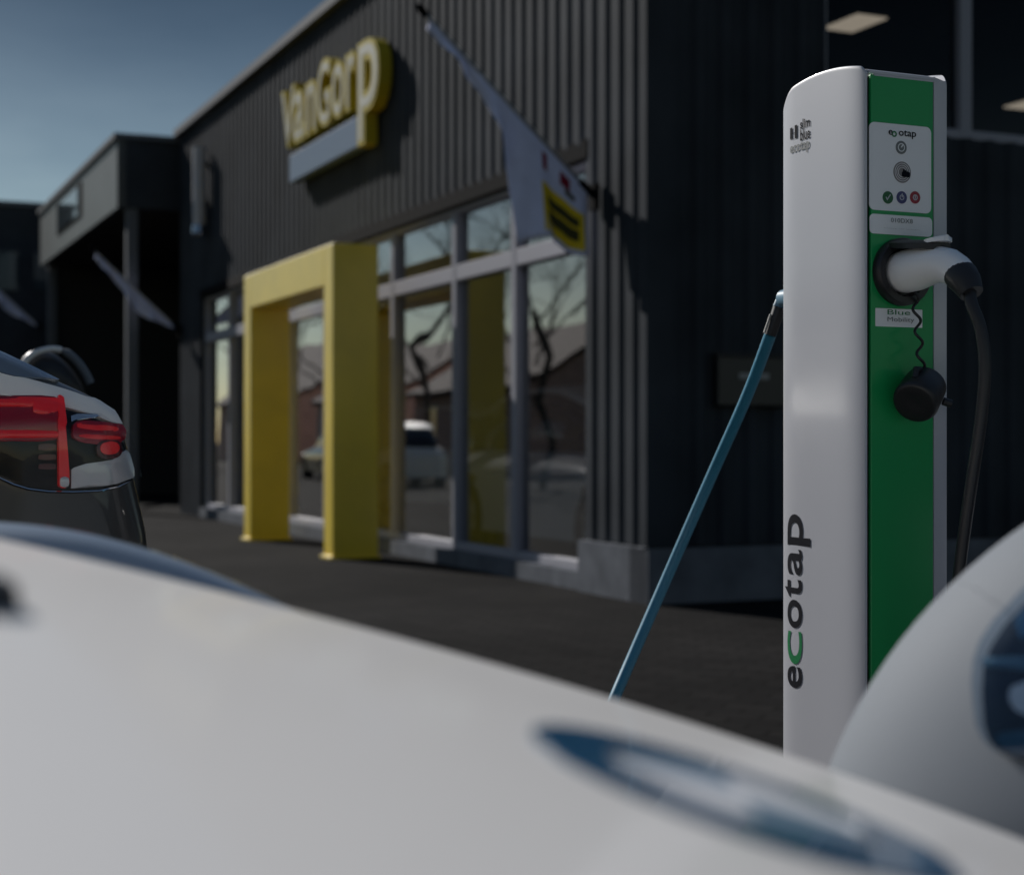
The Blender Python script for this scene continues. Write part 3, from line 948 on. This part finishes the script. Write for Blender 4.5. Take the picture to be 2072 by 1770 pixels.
def scan_patch(bvh, poly, off, th, rows=10, cols=10, bul=0.0):
    """a curved plate on a body surface, its outline given by sight lines; off = height over the surface, th = thickness"""
    ys = [p[1] for p in poly]
    y0, y1 = min(ys), max(ys)
    G = []
    cam_ = Vector((0, 0, CAMH))
    last = None
    for j in range(rows + 1):
        y = y0 + (y1 - y0) * (.004 + .992 * j / rows)
        xs = []
        for k in range(len(poly)):
            a, b = poly[k], poly[(k + 1) % len(poly)]
            if (a[1] - y) * (b[1] - y) <= 0 and a[1] != b[1]:
                xs.append(a[0] + (b[0] - a[0]) * (y - a[1]) / (b[1] - a[1]))
        xa, xb = min(xs), max(xs)
        row = []
        for i in range(cols + 1):
            d = ray(xa + (xb - xa) * i / cols, y).normalized()
            loc, nor, idx, dist = bvh.ray_cast(cam_, d)
            if loc is None:
                loc, nor, idx, dist = bvh.find_nearest(cam_ + d * (last or 2.6))
            last = dist if dist and dist > .2 else last
            if nor.dot(d) > 0: nor = -nor
            row.append((loc, nor))
        G.append(row)
    m = MB()
    nc = cols + 1
    fr = [[l + n * (off + bul * max(0.0, sin(pi * jj / rows)) ** .6) for l, n in r] for jj, r in enumerate(G)]
    bk = [[l + n * (off - th) for l, n in r] for r in G]
    m.grid(fr); m.grid(bk)
    loop = lambda g_: g_[0] + [r[-1] for r in g_[1:]] + g_[-1][-2::-1] + [r[0] for r in g_[-2:0:-1]]
    m.grid([loop(fr), loop(bk)], closed=True)
    return m

# --- front car: we look across its domed bonnet (it points to the right)
CA_Y, XN = .45, .42
cA = thing('parked_car', 'white car in front whose bonnet with blue round emblem fills the foreground', 'car', (-1.5, CA_Y, 0), 0)
RC = 7.0
def crownA(d):  return d * d / RC
DT = [(0, 1100), (150, 1118), (300, 1152), (500, 1208), (700, 1270), (1000, 1350), (1300, 1430), (1575, 1515), (1700, 1560), (2072, 1702)]
rA = [(x - CX) / FPX for x, y in DT]
dA = [(y - CY) / FPX for x, y in DT]
XK = np.linspace(-.42, .36, 14)
YS = np.linspace(.36, 1.4, 500)
def crest(c):
    return np.array([((np.polyval(c, r * YS) - crownA(YS - CA_Y)) / YS).max() for r in rA])
cf = np.array([0.0, 0.0, -.30, -.12])                 # cubic bonnet profile, fitted to the crest line
tgt = -np.array(dA)
for it in range(25):
    e0 = crest(cf)
    J = np.stack([(crest(cf + np.eye(4)[k] * 1e-5) - e0) / 1e-5 for k in range(4)], 1)
    A_m = J.T @ J + np.diag([1e-4, 1e-4, 1e-7, 1e-7])
    st = np.linalg.solve(A_m, J.T @ (tgt - e0))
    cf = cf + .5 * st
print('FIT', cf, np.round((crest(cf) - tgt) * FPX))
GK = np.polyval(cf, XK)
GKs = GK.copy()
gA = lambda X: np.interp(X, XK, GK)
gkeys = [(-3.6, .0), (-1.0, .06), (-.6, .055)] + list(zip(XK.tolist(), GKs.tolist())) + [(XN - .03, float(GKs[-1]) - .05), (XN, float(GKs[-1]) - .12)]
bumpT = [(0, 1056), (150, 1076), (300, 1118), (420, 1165), (510, 1206), (620, 1262)]
YB_ = 1.22
bk_ = []
for x, y in bumpT:
    r = (x - CX) / FPX
    X = r * YB_
    bk_.append((X, float(-(y - CY) / FPX * YB_ - catmull(gkeys, X)[0] + crownA(YB_ - CA_Y))))
bk_ = [(-.9, bk_[0][1] * 1.2)] + bk_ + [(bk_[-1][0] + .08, -.01), (bk_[-1][0] + .12, -.03)]
def topA(X, Y):
    d = abs(Y - CA_Y)
    if d < .66: cr = crownA(d)
    else:       cr = crownA(.66) + (d - .66) * 1.32 / RC + ((d - .66) ** 2) * 6
    b = catmull(bk_, X)[0]
    b = max(0.0, b) if True else b
    s = .07
    z = CAMH + catmull(gkeys, X)[0] - cr
    if False:
        z += b * math.exp(-((Y - YB_) / s) ** 2 / 2) if Y < YB_ else b * math.exp(-((Y - YB_) / .12) ** 2 / 2)
    return z
m = MB(); rows = []
xsA = sorted(set(np.linspace(-.9, XN, 110).tolist() + np.linspace(-3.4, -.9, 14).tolist()))
for X in xsA:
    a = max(0.0, min(1.0, (X - (XN - .75)) / .75))
    Wd = .86 * (1 - a ** 2.6) ** (1 / 2.6) if a < 1 else .0
    Wd = max(Wd, .05)
    r_ = [(X, CA_Y - Wd, .25)]
    ys = np.concatenate([np.linspace(-Wd, -Wd * .3, 12), np.linspace(-Wd * .3, Wd * .9, 70)[1:], np.linspace(Wd * .9, Wd, 5)[1:]])
    for y in ys:
        z = topA(X, CA_Y + y)
        e = abs(y) / Wd
        z = .35 + (z - .35) * (1 - max(0, (e - .9) / .1) ** 2 * .35)
        r_.append((X, CA_Y + y, max(z, .3)))
    r_.append((X, CA_Y + Wd, .25))
    rows.append(r_)
m.grid(rows)
for r_ in (rows[0], rows[-1]): m.add(r_, [tuple(range(len(r_)))])
m.build('body', WPAINT, cA, smooth=True, angle=60)
# far front wing, a rounded crest beyond the bonnet
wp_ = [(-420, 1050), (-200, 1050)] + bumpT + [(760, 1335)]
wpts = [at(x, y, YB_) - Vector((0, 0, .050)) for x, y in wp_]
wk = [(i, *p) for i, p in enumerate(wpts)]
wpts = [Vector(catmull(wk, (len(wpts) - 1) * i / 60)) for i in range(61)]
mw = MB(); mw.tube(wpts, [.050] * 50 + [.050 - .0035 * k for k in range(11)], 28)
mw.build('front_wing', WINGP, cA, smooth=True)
print('CREST', [(x, round(float(CY - FPX * ((gA(r * YS) - crownA(YS - CA_Y)) / YS).max()))) for (x, y), r in zip(DT, rA)])
bvA = bvh_of(m)
PA = lambda x, y, z: Vector((x, CA_Y + y, z))
def stA(x):
    return catmull([(-3.3, .66, 1.25), (-2.9, .68, 1.50), (-2.0, .70, 1.57), (-1.4, .69, 1.52), (-1.0, .68, 1.22), (-.85, .66, 1.06)], x)
shell(PA, stA, -3.3, -.85, 30, 3.2, .85, .8, 'windscreen_and_windows', CGLASS, cA)
for x in (-.55, -2.85):
    for s in (-1, 1): wheel(cA, PA, x, s * .76, s, .32)
# emblem, lying on the bonnet
ec = at(1500, 1612, 1)
cam_ = Vector((0, 0, CAMH))
loc, nor, _, _ = bvA.ray_cast(cam_, ray(1496, 1612).normalized())
if nor.z < 0: nor = -nor
ex_ = (Vector((1, 0, 0)) - nor * nor.x).normalized()
ey_ = nor.cross(ex_)
def EM(a, b, c):
    p = loc + ex_ * a + ey_ * b
    h = bvA.ray_cast(p + nor * .1, -nor)
    return (h[0] if h[0] else p) + nor * c
RE = .0770
m = MB(); ring(m, EM, 0, 0, RE * .62, RE, .0003, .0013, 48)
em = m.build('emblem', EMB_B, cA, smooth=True, angle=40)
m = MB()
for q in (0, 2):
    prism(m, [(0, 0)] + [(RE * .60 * cos(pi / 2 * (q + k / 12)), RE * .60 * sin(pi / 2 * (q + k / 12))) for k in range(13)], EM, .0003, .0010)
m.build('pale_quarter', EMB_W, em)
m = MB()
for q in (1, 3):
    prism(m, [(0, 0)] + [(RE * .60 * cos(pi / 2 * (q + k / 12)), RE * .60 * sin(pi / 2 * (q + k / 12))) for k in range(13)], EM, .0003, .0010)
m.build('blue_quarter', mat('emblem_pale_blue', (.16, .25, .35), .3), em)
m = MB(); ring(m, EM, 0, 0, RE * .60, RE * .63, .0003, .0016, 48); m.build('emblem_rim', STEEL, em, smooth=True, angle=40)
# washer nozzle at the left
l2, n2, _, _ = bvA.ray_cast(cam_, ray(-6, 1225).normalized())
if l2 is not None:
    m = MB(); rows = []
    for r_, h in ((.015, -.003), (.014, .006), (.009, .010), (.001, .012)):
        rows.append([l2 + Vector((-.008 + r_ * cos(2 * pi * k / 20), 1.4 * r_ * sin(2 * pi * k / 20), h)) for k in range(20)])
    m.grid(rows, closed=True); m.build('washer_nozzle', BLKPL, cA, smooth=True)

# --- car at the right, its front corner towards us
W0, nlB, qB, hzB, ntB, pB_, zcB, pxB, pyB, angB = .759, .3043, 2.75, 1.1169, .2904, 2.6562, .5437, .772, .6796, -2.0485
cB = thing('parked_car', 'pale grey car at the right edge showing its front corner and headlight', 'car', (pxB - cos(angB) * 2, pyB - sin(angB) * 2, 0), angB)
PB = car_frame((pxB, pyB), angB)
def stB(x):
    a = min(1, max(0, (x + nlB) / nlB)); b = min(1, max(0, (x + ntB) / ntB))
    W = W0 * max(0, 1 - a ** qB) ** (1 / qB)
    T = zcB + (hzB - zcB) * max(0, 1 - b ** 2.2) ** (1 / 2.2)
    if x < -1.1: W -= .04 * min(1, (-1.1 - x) / .5)
    return max(W, .02), max(T, zcB + .01)
mB = MB(); rows = []
xsB = (-(np.linspace(.03, 1, 70) ** 2) * 1.2).tolist() + np.linspace(-1.3, -3.9, 14).tolist()
for x in xsB:
    W, T = stB(x)
    r_ = [PB(x, W, .22)]
    for k in range(91):
        th = pi * k / 90
        ct, s_ = cos(th), sin(th)
        r_.append(PB(x, W * (1 if ct >= 0 else -1) * abs(ct) ** (2 / pB_), zcB + (T - zcB) * abs(s_) ** (2 / pB_)))
    r_.append(PB(x, -W, .22))
    rows.append(r_)
mB.grid(rows)
for r_ in (rows[0], rows[-1]): mB.add(r_, [tuple(range(len(r_)))])
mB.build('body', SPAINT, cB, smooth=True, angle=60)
bvB = bvh_of(mB)
stBg = lambda x: catmull([(-3.8, .6, 1.15), (-3.4, .62, 1.45), (-2.6, .64, 1.54), (-2.0, .64, 1.50), (-1.5, .62, 1.22), (-1.2, .6, 1.06)], x)
shell(PB, stBg, -3.8, -1.2, 30, 3.2, .85, .8, 'windscreen_and_windows', CGLASS, cB)
for x in (-.85, -3.2):
    for s in (-1, 1): wheel(cB, PB, x, s * .68, s, .31)
HL = [(2115, 1190), (2072, 1237), (2040, 1270), (2013, 1312), (1997, 1352), (1994, 1406), (1999, 1474), (2013, 1508), (2040, 1533), (2075, 1544), (2150, 1540), (2190, 1480), (2200, 1300), (2180, 1200)]
hl = scan_patch(bvB, HL, .004, .012, 24, 16).build('headlight', HLDARK, cB, smooth=True, angle=50)
scan_patch(bvB, [(1998, 1338), (2060, 1332), (2200, 1330), (2200, 1352), (2075, 1362), (2000, 1356)], .006, .004, 4, 12).build('light_strip', HLBLUE, hl, smooth=True)
scan_patch(bvB, [(2022, 1495), (2050, 1480), (2100, 1478), (2100, 1530), (2072, 1534), (2040, 1524)], .006, .004, 6, 8).build('light_strip', HLBLUE, hl, smooth=True)
scan_patch(bvB, [(2050, 1412), (2056, 1396), (2070, 1386), (2092, 1382), (2114, 1388), (2128, 1404), (2130, 1424), (2120, 1444), (2098, 1456), (2076, 1452), (2058, 1436)], .006, .004, 6, 8).build('lamp_lens', CLRLENS, hl, smooth=True)
scan_patch(bvB, [(2060, 1262), (2110, 1215), (2150, 1215), (2150, 1270), (2075, 1300)], .006, .004, 6, 8).build('light_strip', mat('headlight_deep_blue', (.03, .10, .17), .15, coat=1), hl, smooth=True)
scan_patch(bvB, HL, .0125, .003, 26, 18, .003).build('clear_cover', glass_mat('lamp_cover', (.72, .78, .84), 1.5, 1.4), hl, smooth=True, angle=60)
# bonnet seam: a thin dark groove strip
seam = [(1946, 1176), (1975, 1190), (2010, 1214), (2045, 1240), (2075, 1262)]
spts = []
for x, y in seam:
    l3, n3, _, _ = bvB.ray_cast(cam_, ray(x, y).normalized())
    if l3 is not None: spts.append(l3)
if len(spts) > 2:
    m = MB(); m.tube(spts, .0014, 6); m.build('bonnet_seam', mat('seam_grey', (.19, .21, .235), .7, spec=.2), cB, smooth=True)

# --- car at the left, its rear corner towards us (it points away, along the front)
CC = Vector((-.6, 2.6, 0))
VR = -N                                           # its right
def PC(w_, d, z):  return CC + VR * w_ + U * d + Vector((0, 0, z))
outl = []
for x, y in ((0, 716), (60, 742), (125, 775), (180, 800), (225, 831), (241, 850), (257, 905), (266, 952), (280, 1010), (291, 1060), (298, 1100)):
    P = ray(x, y)
    # meet the plane d = .06
    q = CC + U * .06
    k = (q - Vector((0, 0, 0))).dot(U) / Vector((P.x, P.y, 0)).dot(U)
    W_ = Vector((P.x, P.y, 0)) * k - q
    outl.append((W_.dot(VR), CAMH + P.z * k))
WC = -.93
prof = [(WC, 1.36), (-.70, 1.345), (-.45, 1.285), (-.33, 1.235)] + outl + [(.012, .80), (.015, .5), (-.01, .34), (-.06, .28)]
# resample the half profile smoothly
def resample(pr, n):
    s = [0]
    for a, b in zip(pr, pr[1:]): s.append(s[-1] + math.hypot(b[0] - a[0], b[1] - a[1]))
    ks = [(s[i], pr[i][0], pr[i][1]) for i in range(len(pr))]
    return [catmull(ks, s[-1] * i / n) for i in range(n + 1)]
half = resample(prof, 70)
full_ = [(2 * WC - a, b) for a, b in half[::-1]] + half[1:]
cC = thing('parked_car', 'dark car seen from behind with pale tailgate edge and red tail light', 'car', PC(WC, 2, 0), math.atan2(U.y, U.x))
m = MB(); rows = []
cz = .85
for s in (.02, .3, .6, .8, .9, .95, .98, .995, 1.0):
    d = .06 - .10 * (1 - s ** 9) ** .5 + .10 * 0
    d = .06 - .075 * (1 - s ** 10) ** .5
    rows.append([PC(WC + (a - WC) * s, d, cz + (b - cz) * s) for a, b in full_])
for d, sw, sz in ((.2, 1.008, 1.01), (.5, 1.012, 1.02), (1.0, 1.012, 1.02), (1.6, 1.01, 1.0), (2.4, 1.0, .97), (3.2, .99, .93), (3.8, .95, .85), (4.2, .85, .75), (4.35, .7, .68)):
    rows.append([PC(WC + (a - WC) * sw, d, b if b < .7 else .7 + (b - .7) * (1 + (sz - 1) * 2.2)) for a, b in full_])
m.grid(rows)
m.add(rows[-1], [tuple(range(len(rows[-1])))])
m.add(rows[0], [tuple(range(len(rows[0])))])
bvC = bvh_of(m)
m.build('body', mat('dark_bumper_paint', (.035, .031, .028), .35, coat=.6), cC, smooth=True, angle=60)
stCg = lambda x: catmull([(-4.0, .5, 1.3), (-3.6, .6, 1.32), (.3, .58, 1.40), (.6, .62, 1.52), (1.2, .65, 1.60), (2.0, .65, 1.58), (2.6, .66, 1.35), (3.1, .64, 1.05)], x)
PCC = lambda x, y, z: PC(WC + y, x, z)
shell(PCC, stCg, .15, 3.1, 30, 3.0, 1.0, .9, 'windscreen_and_windows', CGLASS, cC)
for x in (.75, 3.4):
    for s in (-1, 1): wheel(cC, PCC, x, s * .80, s, .34)
# tailgate shoulder, rear window edge, lamp cluster: plates on the rear surface
sh = [(-420, 622), (-265, 650), (-115, 706), (-40, 742), (0, 760), (60, 775), (130, 795), (190, 815), (226, 838), (239, 862), (230, 862), (170, 838), (90, 818), (40, 808), (-40, 796), (-115, 772), (-265, 735), (-420, 715)]
scan_patch(bvC, sh, .010, .012, 40, 30).build('tailgate_shoulder', WPAINT, cC, smooth=True, angle=50)
scan_patch(bvC, [(-30, 700), (0, 716), (60, 744), (118, 773), (60, 771), (0, 756), (-30, 742)], .005, .01, 12, 8).build('rear_window', mat('rear_window_glass', (.20, .23, .26), .06, .5, coat=1), cC, smooth=True, angle=50)
LP = [(-190, 815), (-175, 800), (-60, 798), (0, 803), (90, 820), (170, 842), (228, 866), (244, 900), (256, 940), (262, 972), (230, 985), (190, 992), (100, 992), (50, 986), (-60, 950), (-160, 912), (-185, 880)]
tl = scan_patch(bvC, LP, .006, .012, 30, 20).build('tail_light', DKLENS, cC, smooth=True, angle=50)
def oval(cx, cy, rx, ry, p=2.0, n=26, tilt=0.0):
    out = []
    for k in range(n):
        a = 2 * pi * (k + .5) / n
        x = rx * (1 if cos(a) > 0 else -1) * abs(cos(a)) ** (2 / p); y = ry * (1 if sin(a) > 0 else -1) * abs(sin(a)) ** (2 / p)
        out.append((cx + x * cos(tilt) - y * sin(tilt), cy + x * sin(tilt) + y * cos(tilt)))
    return out
REDD = mat('deep_red_lens', (.07, .0, .004), .2, coat=.4)
scan_patch(bvC, oval(-30, 849, 146, 45, 9, 40), .010, .006, 30, 24, .004).build('red_lens', REDL, tl, smooth=True)
scan_patch(bvC, oval(-30, 818, 143, 8, 6, 30), .0150, .003, 8, 24, .002).build('red_lens', REDB, tl, smooth=True)
scan_patch(bvC, oval(-30, 880, 143, 8, 6, 30), .0150, .003, 8, 24, .002).build('red_lens', REDB, tl, smooth=True)
scan_patch(bvC, oval(88, 826, 25, 14, 6, 30), .0165, .003, 10, 10, .001).build('red_lens', REDB, tl, smooth=True)
scan_patch(bvC, [(112, 806), (118, 807), (123, 812), (127, 860), (131, 910), (134, 950), (135, 976), (132, 986), (122, 988), (114, 986), (113, 900)], .017, .010, 40, 8, .002).build('red_rib', REDB, tl, smooth=True)
scan_patch(bvC, oval(124, 975, 9, 11, 3), .0205, .004, 10, 8, .001).build('glint_tip', CLRLENS, tl, smooth=True)  # silver patch added as the sparkle at the rib's foot
for yy_, hh_ in ((905, 7), (925, 6), (944, 6)):
    scan_patch(bvC, oval(92, yy_, 18, hh_, 4), .0110, .003, 8, 8).build('red_lens', REDD, tl, smooth=True)
scan_patch(bvC, oval(190, 878, 50, 22, 3.2, 40, .10), .013, .007, 24, 20, .002).build('red_lens', REDL, tl, smooth=True)
scan_patch(bvC, oval(188, 868, 40, 5, 3, 30, .10), .0165, .003, 8, 16).build('red_lens', REDB, tl, smooth=True)
scan_patch(bvC, oval(192, 886, 40, 4, 3, 30, .06), .0165, .003, 8, 16).build('red_lens', REDB, tl, smooth=True)
rl = scan_patch(bvC, oval(212, 910, 24, 20, 2.4, 36), .0140, .006, 20, 16, .001).build('red_lens', REDD, tl, smooth=True)
scan_patch(bvC, oval(212, 908, 17, 13, 2.2, 30), .0165, .003, 14, 12).build('red_lens', REDB, tl, smooth=True)
scan_patch(bvC, [(140, 948), (175, 936), (215, 934), (243, 912), (250, 920), (258, 950), (259, 968), (225, 981), (190, 986), (140, 988)], .012, .008, 20, 16, .001).build('reversing_lens', CLRLENS, tl, smooth=True)
scan_patch(bvC, [(137, 846), (150, 842), (188, 846), (192, 852), (150, 852), (138, 858)], .015, .005, 4, 6).build('chrome_edge', CHROME, tl, smooth=True)
COVER = glass_mat('clear_cover', (.95, .94, .94), 1.45, .6)
scan_patch(bvC, LP, .0235, .002, 30, 24, .002).build('clear_cover', COVER, tl, smooth=True, angle=60)
m = MB()
cpts = []
for x, y in ((-150, 916), (-60, 951), (0, 966), (30, 980), (60, 989), (100, 994), (150, 995), (200, 993), (240, 985), (262, 974), (265, 955), (258, 910), (244, 866), (228, 842)):
    l3, n3, _, _ = bvC.ray_cast(cam_, ray(x, y).normalized())
    if l3 is None: l3, n3, _, _ = bvC.find_nearest(cam_ + ray(x, y) * 2.62)
    cpts.append(l3 + Vector((0, -.006, 0)))
m.tube(cpts, .0022, 8); m.build('chrome_edge', CHROME, tl, smooth=True)
# right door mirror
mc = at(105, 752, 4.55)
m = MB(); rows = []
for i in range(13):
    f = i / 12
    a = -1 + 2 * f
    rr = sqrt(max(.03, 1 - a * a))
    hgt = .075 * rr * (1.1 - .3 * f)
    dep = .07 * rr
    c_ = mc + VR * (a * .095) + Vector((0, 0, -.050 * (f - .25) ** 2 * 2 - .02 * f))
    rows.append([c_ + U * (dep * cos(2 * pi * k / 20)) + Vector((0, 0, hgt * (sin(2 * pi * k / 20)))) for k in range(20)])
m.grid(rows, closed=True)
mr = m.build('door_mirror', BLKPL, cC, smooth=True)
m = MB()
arc = [mc - U * .06 + VR * (a * .088) + Vector((0, 0, .062 * sqrt(max(0, 1 - a * a)) - .05 * max(0, a) ** 2)) for a in np.linspace(-.98, .2, 10)]
m.tube(arc, .009, 8); m.build('mirror_cap', WPAINT, mr, smooth=True)
arc = [mc - U * .05 + VR * (a * .10) + Vector((0, 0, .072 * sqrt(max(0, 1 - (a * .93) ** 2)) - .05 * max(0, a) ** 2 - .01)) for a in np.linspace(.0, 1.0, 10)]
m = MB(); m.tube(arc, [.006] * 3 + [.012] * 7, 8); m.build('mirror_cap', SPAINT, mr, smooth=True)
m = MB(); m.tube([mc - VR * .16 + Vector((0, 0, -.10)), mc - VR * .05 + Vector((0, 0, -.05))], .025, 10); m.build('mirror_arm', BLKPL, mr)

# ------------------------------------------------------------------ showroom cars behind the glass, parked cars, houses and bare trees seen in the panes
def simple_car(label, pos, ang, paint, group=None):
    c = thing('parked_car', label, 'car', (pos[0], pos[1], pos[2] if len(pos) > 2 else 0), ang, group)
    z0_ = pos[2] if len(pos) > 2 else 0
    P0 = car_frame(pos, ang)
    P = lambda x, y, z: P0(x, y, z + z0_)
    ks = [(-2.15, .60, .75), (-2.0, .78, .92), (-1.6, .86, 1.0), (-.6, .88, 1.0), (.6, .88, .98), (1.2, .87, .92), (1.75, .82, .82), (2.05, .66, .70), (2.12, .5, .62)]
    shell(P, lambda x: catmull(ks, x), -2.15, 2.12, 40, 3.4, .55, .22, 'body', paint, c)
    gs = [(-2.0, .55, 1.0), (-1.7, .64, 1.30), (-1.0, .68, 1.47), (0, .68, 1.48), (.55, .66, 1.30), (1.15, .62, .98)]
    shell(P, lambda x: catmull(gs, x), -2.0, 1.15, 26, 3.0, .9, .85, 'windscreen_and_windows', CGLASS, c)
    rs = [(-1.65, .55, 1.34), (-1.0, .60, 1.49), (0, .60, 1.50), (.45, .55, 1.38)]
    m = MB()
    m.grid([[P(x, y * catmull(rs, x)[0], catmull(rs, x)[1] - .06 * abs(y) ** 3 + .01) for y in np.linspace(-1, 1, 13)] for x in np.linspace(-1.65, .45, 16)])
    o = m.build('roof', paint, c, smooth=True)
    s = o.modifiers.new('sheet', 'SOLIDIFY'); s.thickness = .02
    for x in (1.3, -1.3):
        for sd in (-1, 1):
            m = MB(); n = 28
            m.add([P(x + .39 * cos(2 * pi * k / n), sd * .875, .34 + .39 * sin(2 * pi * k / n)) for k in range(n)] + [P(x + .39 * cos(2 * pi * k / n), sd * .80, .34 + .39 * sin(2 * pi * k / n)) for k in range(n)],
                  [tuple(range(n)), tuple(range(2 * n - 1, n - 1, -1))] + [(k, (k + 1) % n, n + (k + 1) % n, n + k) for k in range(n)])
            m.build('wheel_arch', BLKPL, c)
            wheel(c, P, x, sd * .80, sd, .33)
    for sd in (-1, 1):
        m = MB(); m.add([P(1.88 + .1 * a, sd * (.50 + .14 * b) - sd * .05 * a, .70 + .06 * c_) for a in (0, 1) for b in (0, 1) for c_ in (0, 1)], [(0, 1, 3, 2), (4, 6, 7, 5), (0, 4, 5, 1), (2, 3, 7, 6), (0, 2, 6, 4), (1, 5, 7, 3)])
        m.build('headlight', CLRLENS, c)
    return c
aU = math.atan2(U.y, U.x)
simple_car('white showroom car behind the glass pane nearest the corner', (*F(3.25, -1.45, 0).xy, .03), aU + pi, WPAINT, 'cars behind the showroom glass')
simple_car('black showroom car behind the glass right of the yellow portal', (*F(5.6, -4.4, 0).xy, .03), aU + pi + .1, DPAINT, 'cars behind the showroom glass')
simple_car('white showroom car seen through the entrance inside the yellow portal', (*F(10.6, -3.4, 0).xy, .03), aU + pi + .2, WPAINT, 'cars behind the showroom glass')

def house(label, t, e, wd, dp, he, hr, brick):
    h = thing('brick_house', label, 'house', F(t, e, 0), 0, 'houses mirrored in the showroom glass')
    P = lambda a, b, c: F(t + a, e + b, c)
    m = MB(); m.box(P, 0, wd, 0, dp, 0, he)
    m.add([P(0, 0, he), P(0, dp, he), P(0, dp / 2, hr)], [(0, 1, 2)]); m.add([P(wd, 0, he), P(wd, dp, he), P(wd, dp / 2, hr)], [(0, 1, 2)])
    m.build('wall', brick, h)
    m = MB()
    for s in (-1, 1):
        b0 = dp / 2 + s * (dp / 2 + .3)
        m.add([P(-.2, b0, he - .15), P(wd + .2, b0, he - .15), P(wd + .2, dp / 2, hr + .12), P(-.2, dp / 2, hr + .12), P(-.2, b0, he + .0), P(wd + .2, b0, he), P(wd + .2, dp / 2, hr + .27), P(-.2, dp / 2, hr + .27)],
              [(0, 1, 2, 3), (4, 7, 6, 5), (0, 4, 5, 1), (2, 6, 7, 3), (0, 3, 7, 4), (1, 5, 6, 2)])
    rf = m.build('roof', ROOFT, h)
    for zz_ in (.9,):
        for k in range(3):
            a = wd * (.12 + .3 * k)
            m = MB(); m.box(P, a, a + 1.3, -.03, .03, zz_, zz_ + 1.4); wd_ = m.build('window', WHITE, h)
            m = MB(); m.box(P, a + .1, a + 1.2, -.045, -.031, zz_ + .1, zz_ + 1.3); m.build('pane', CGLASS, wd_)
    for zz_ in (.9,):
        m = MB(); m.box(P, -.03, .03, dp * .4, dp * .4 + 1.3, zz_, zz_ + 1.3); wd_ = m.build('window', WHITE, h)
        m = MB(); m.box(P, -.045, -.031, dp * .4 + .1, dp * .4 + 1.2, zz_ + .1, zz_ + 1.2); m.build('pane', CGLASS, wd_)
BRICK2 = mat('house_pale_brick', (.72, .56, .48), .9, noise=(8, .2))
house('red brick house with dark gable roof mirrored in the glass', 34, 14, 9, 8, 2.7, 4.7, BRICK)
house('pale brick house with dark gable roof mirrored in the glass', 48, 15, 10, 8, 2.8, 5.0, BRICK2)
house('long red brick house farthest along the mirrored street', 64, 16, 16, 9, 3.1, 6.2, BRICK)

def bare_tree(label, t, e, H, seed):
    tr = thing('bare_tree', label, 'tree', F(t, e, 0), 0, 'bare trees mirrored in the showroom glass')
    rnd = random.Random(seed)
    tk, cr = MB(), MB()
    base = F(t, e, 0)
    pts = [base + Vector((rnd.uniform(-.15, .15) * k, rnd.uniform(-.15, .15) * k, H * .13 * k)) for k in range(5)]
    tk.tube(pts, [.11 * H / 8, .09 * H / 8, .08 * H / 8, .07 * H / 8, .06 * H / 8], 8)
    def grow(p, d, L, r_, lv):
        q = p + d * L * .5 + Vector((rnd.uniform(-.06, .06) * L, rnd.uniform(-.06, .06) * L, .03 * L))
        e_ = p + d * L
        cr.tube([p, q, e_], [r_, r_ * .85, r_ * .65], 5 if lv < 3 else 3, cap=False)
        if lv >= 5: return
        for k in range(3):
            a = Vector((rnd.gauss(0, 1), rnd.gauss(0, 1), rnd.gauss(.15, .7))).normalized()
            nd = (d * .95 + a * .75 + Vector((0, 0, .12))).normalized()
            grow(p + d * L * rnd.uniform(.55, 1), nd, L * rnd.uniform(.62, .8), r_ * .62, lv + 1)
    for k in range(6):
        a = k * 1.05 + rnd.random()
        grow(pts[2] + (pts[4] - pts[2]) * (k / 5), Vector((cos(a), sin(a), .9 + .5 * rnd.random())).normalized(), H * .22, .030 * H / 8, 1)
    tk.build('trunk', BARK, tr, smooth=True)
    cr.build('crown', BARK, tr)
bare_tree('tall bare tree before the red brick house', 30, 9.5, 9, 1)
bare_tree('bare tree with wide crown nearest the showroom', 22.5, 9.5, 7.5, 2)
bare_tree('bare tree before the pale brick house', 42, 11, 9.5, 5)
bare_tree('bare tree farthest along the mirrored street', 56, 12, 10, 9)
simple_car('white car parked in the open before the houses', F(27, 7.6, 0).xy, aU + .1, WPAINT, 'parked cars mirrored in the glass')
simple_car('black car parked behind the open white car', F(34, 8.6, 0).xy, aU + .1, DPAINT, 'parked cars mirrored in the glass')
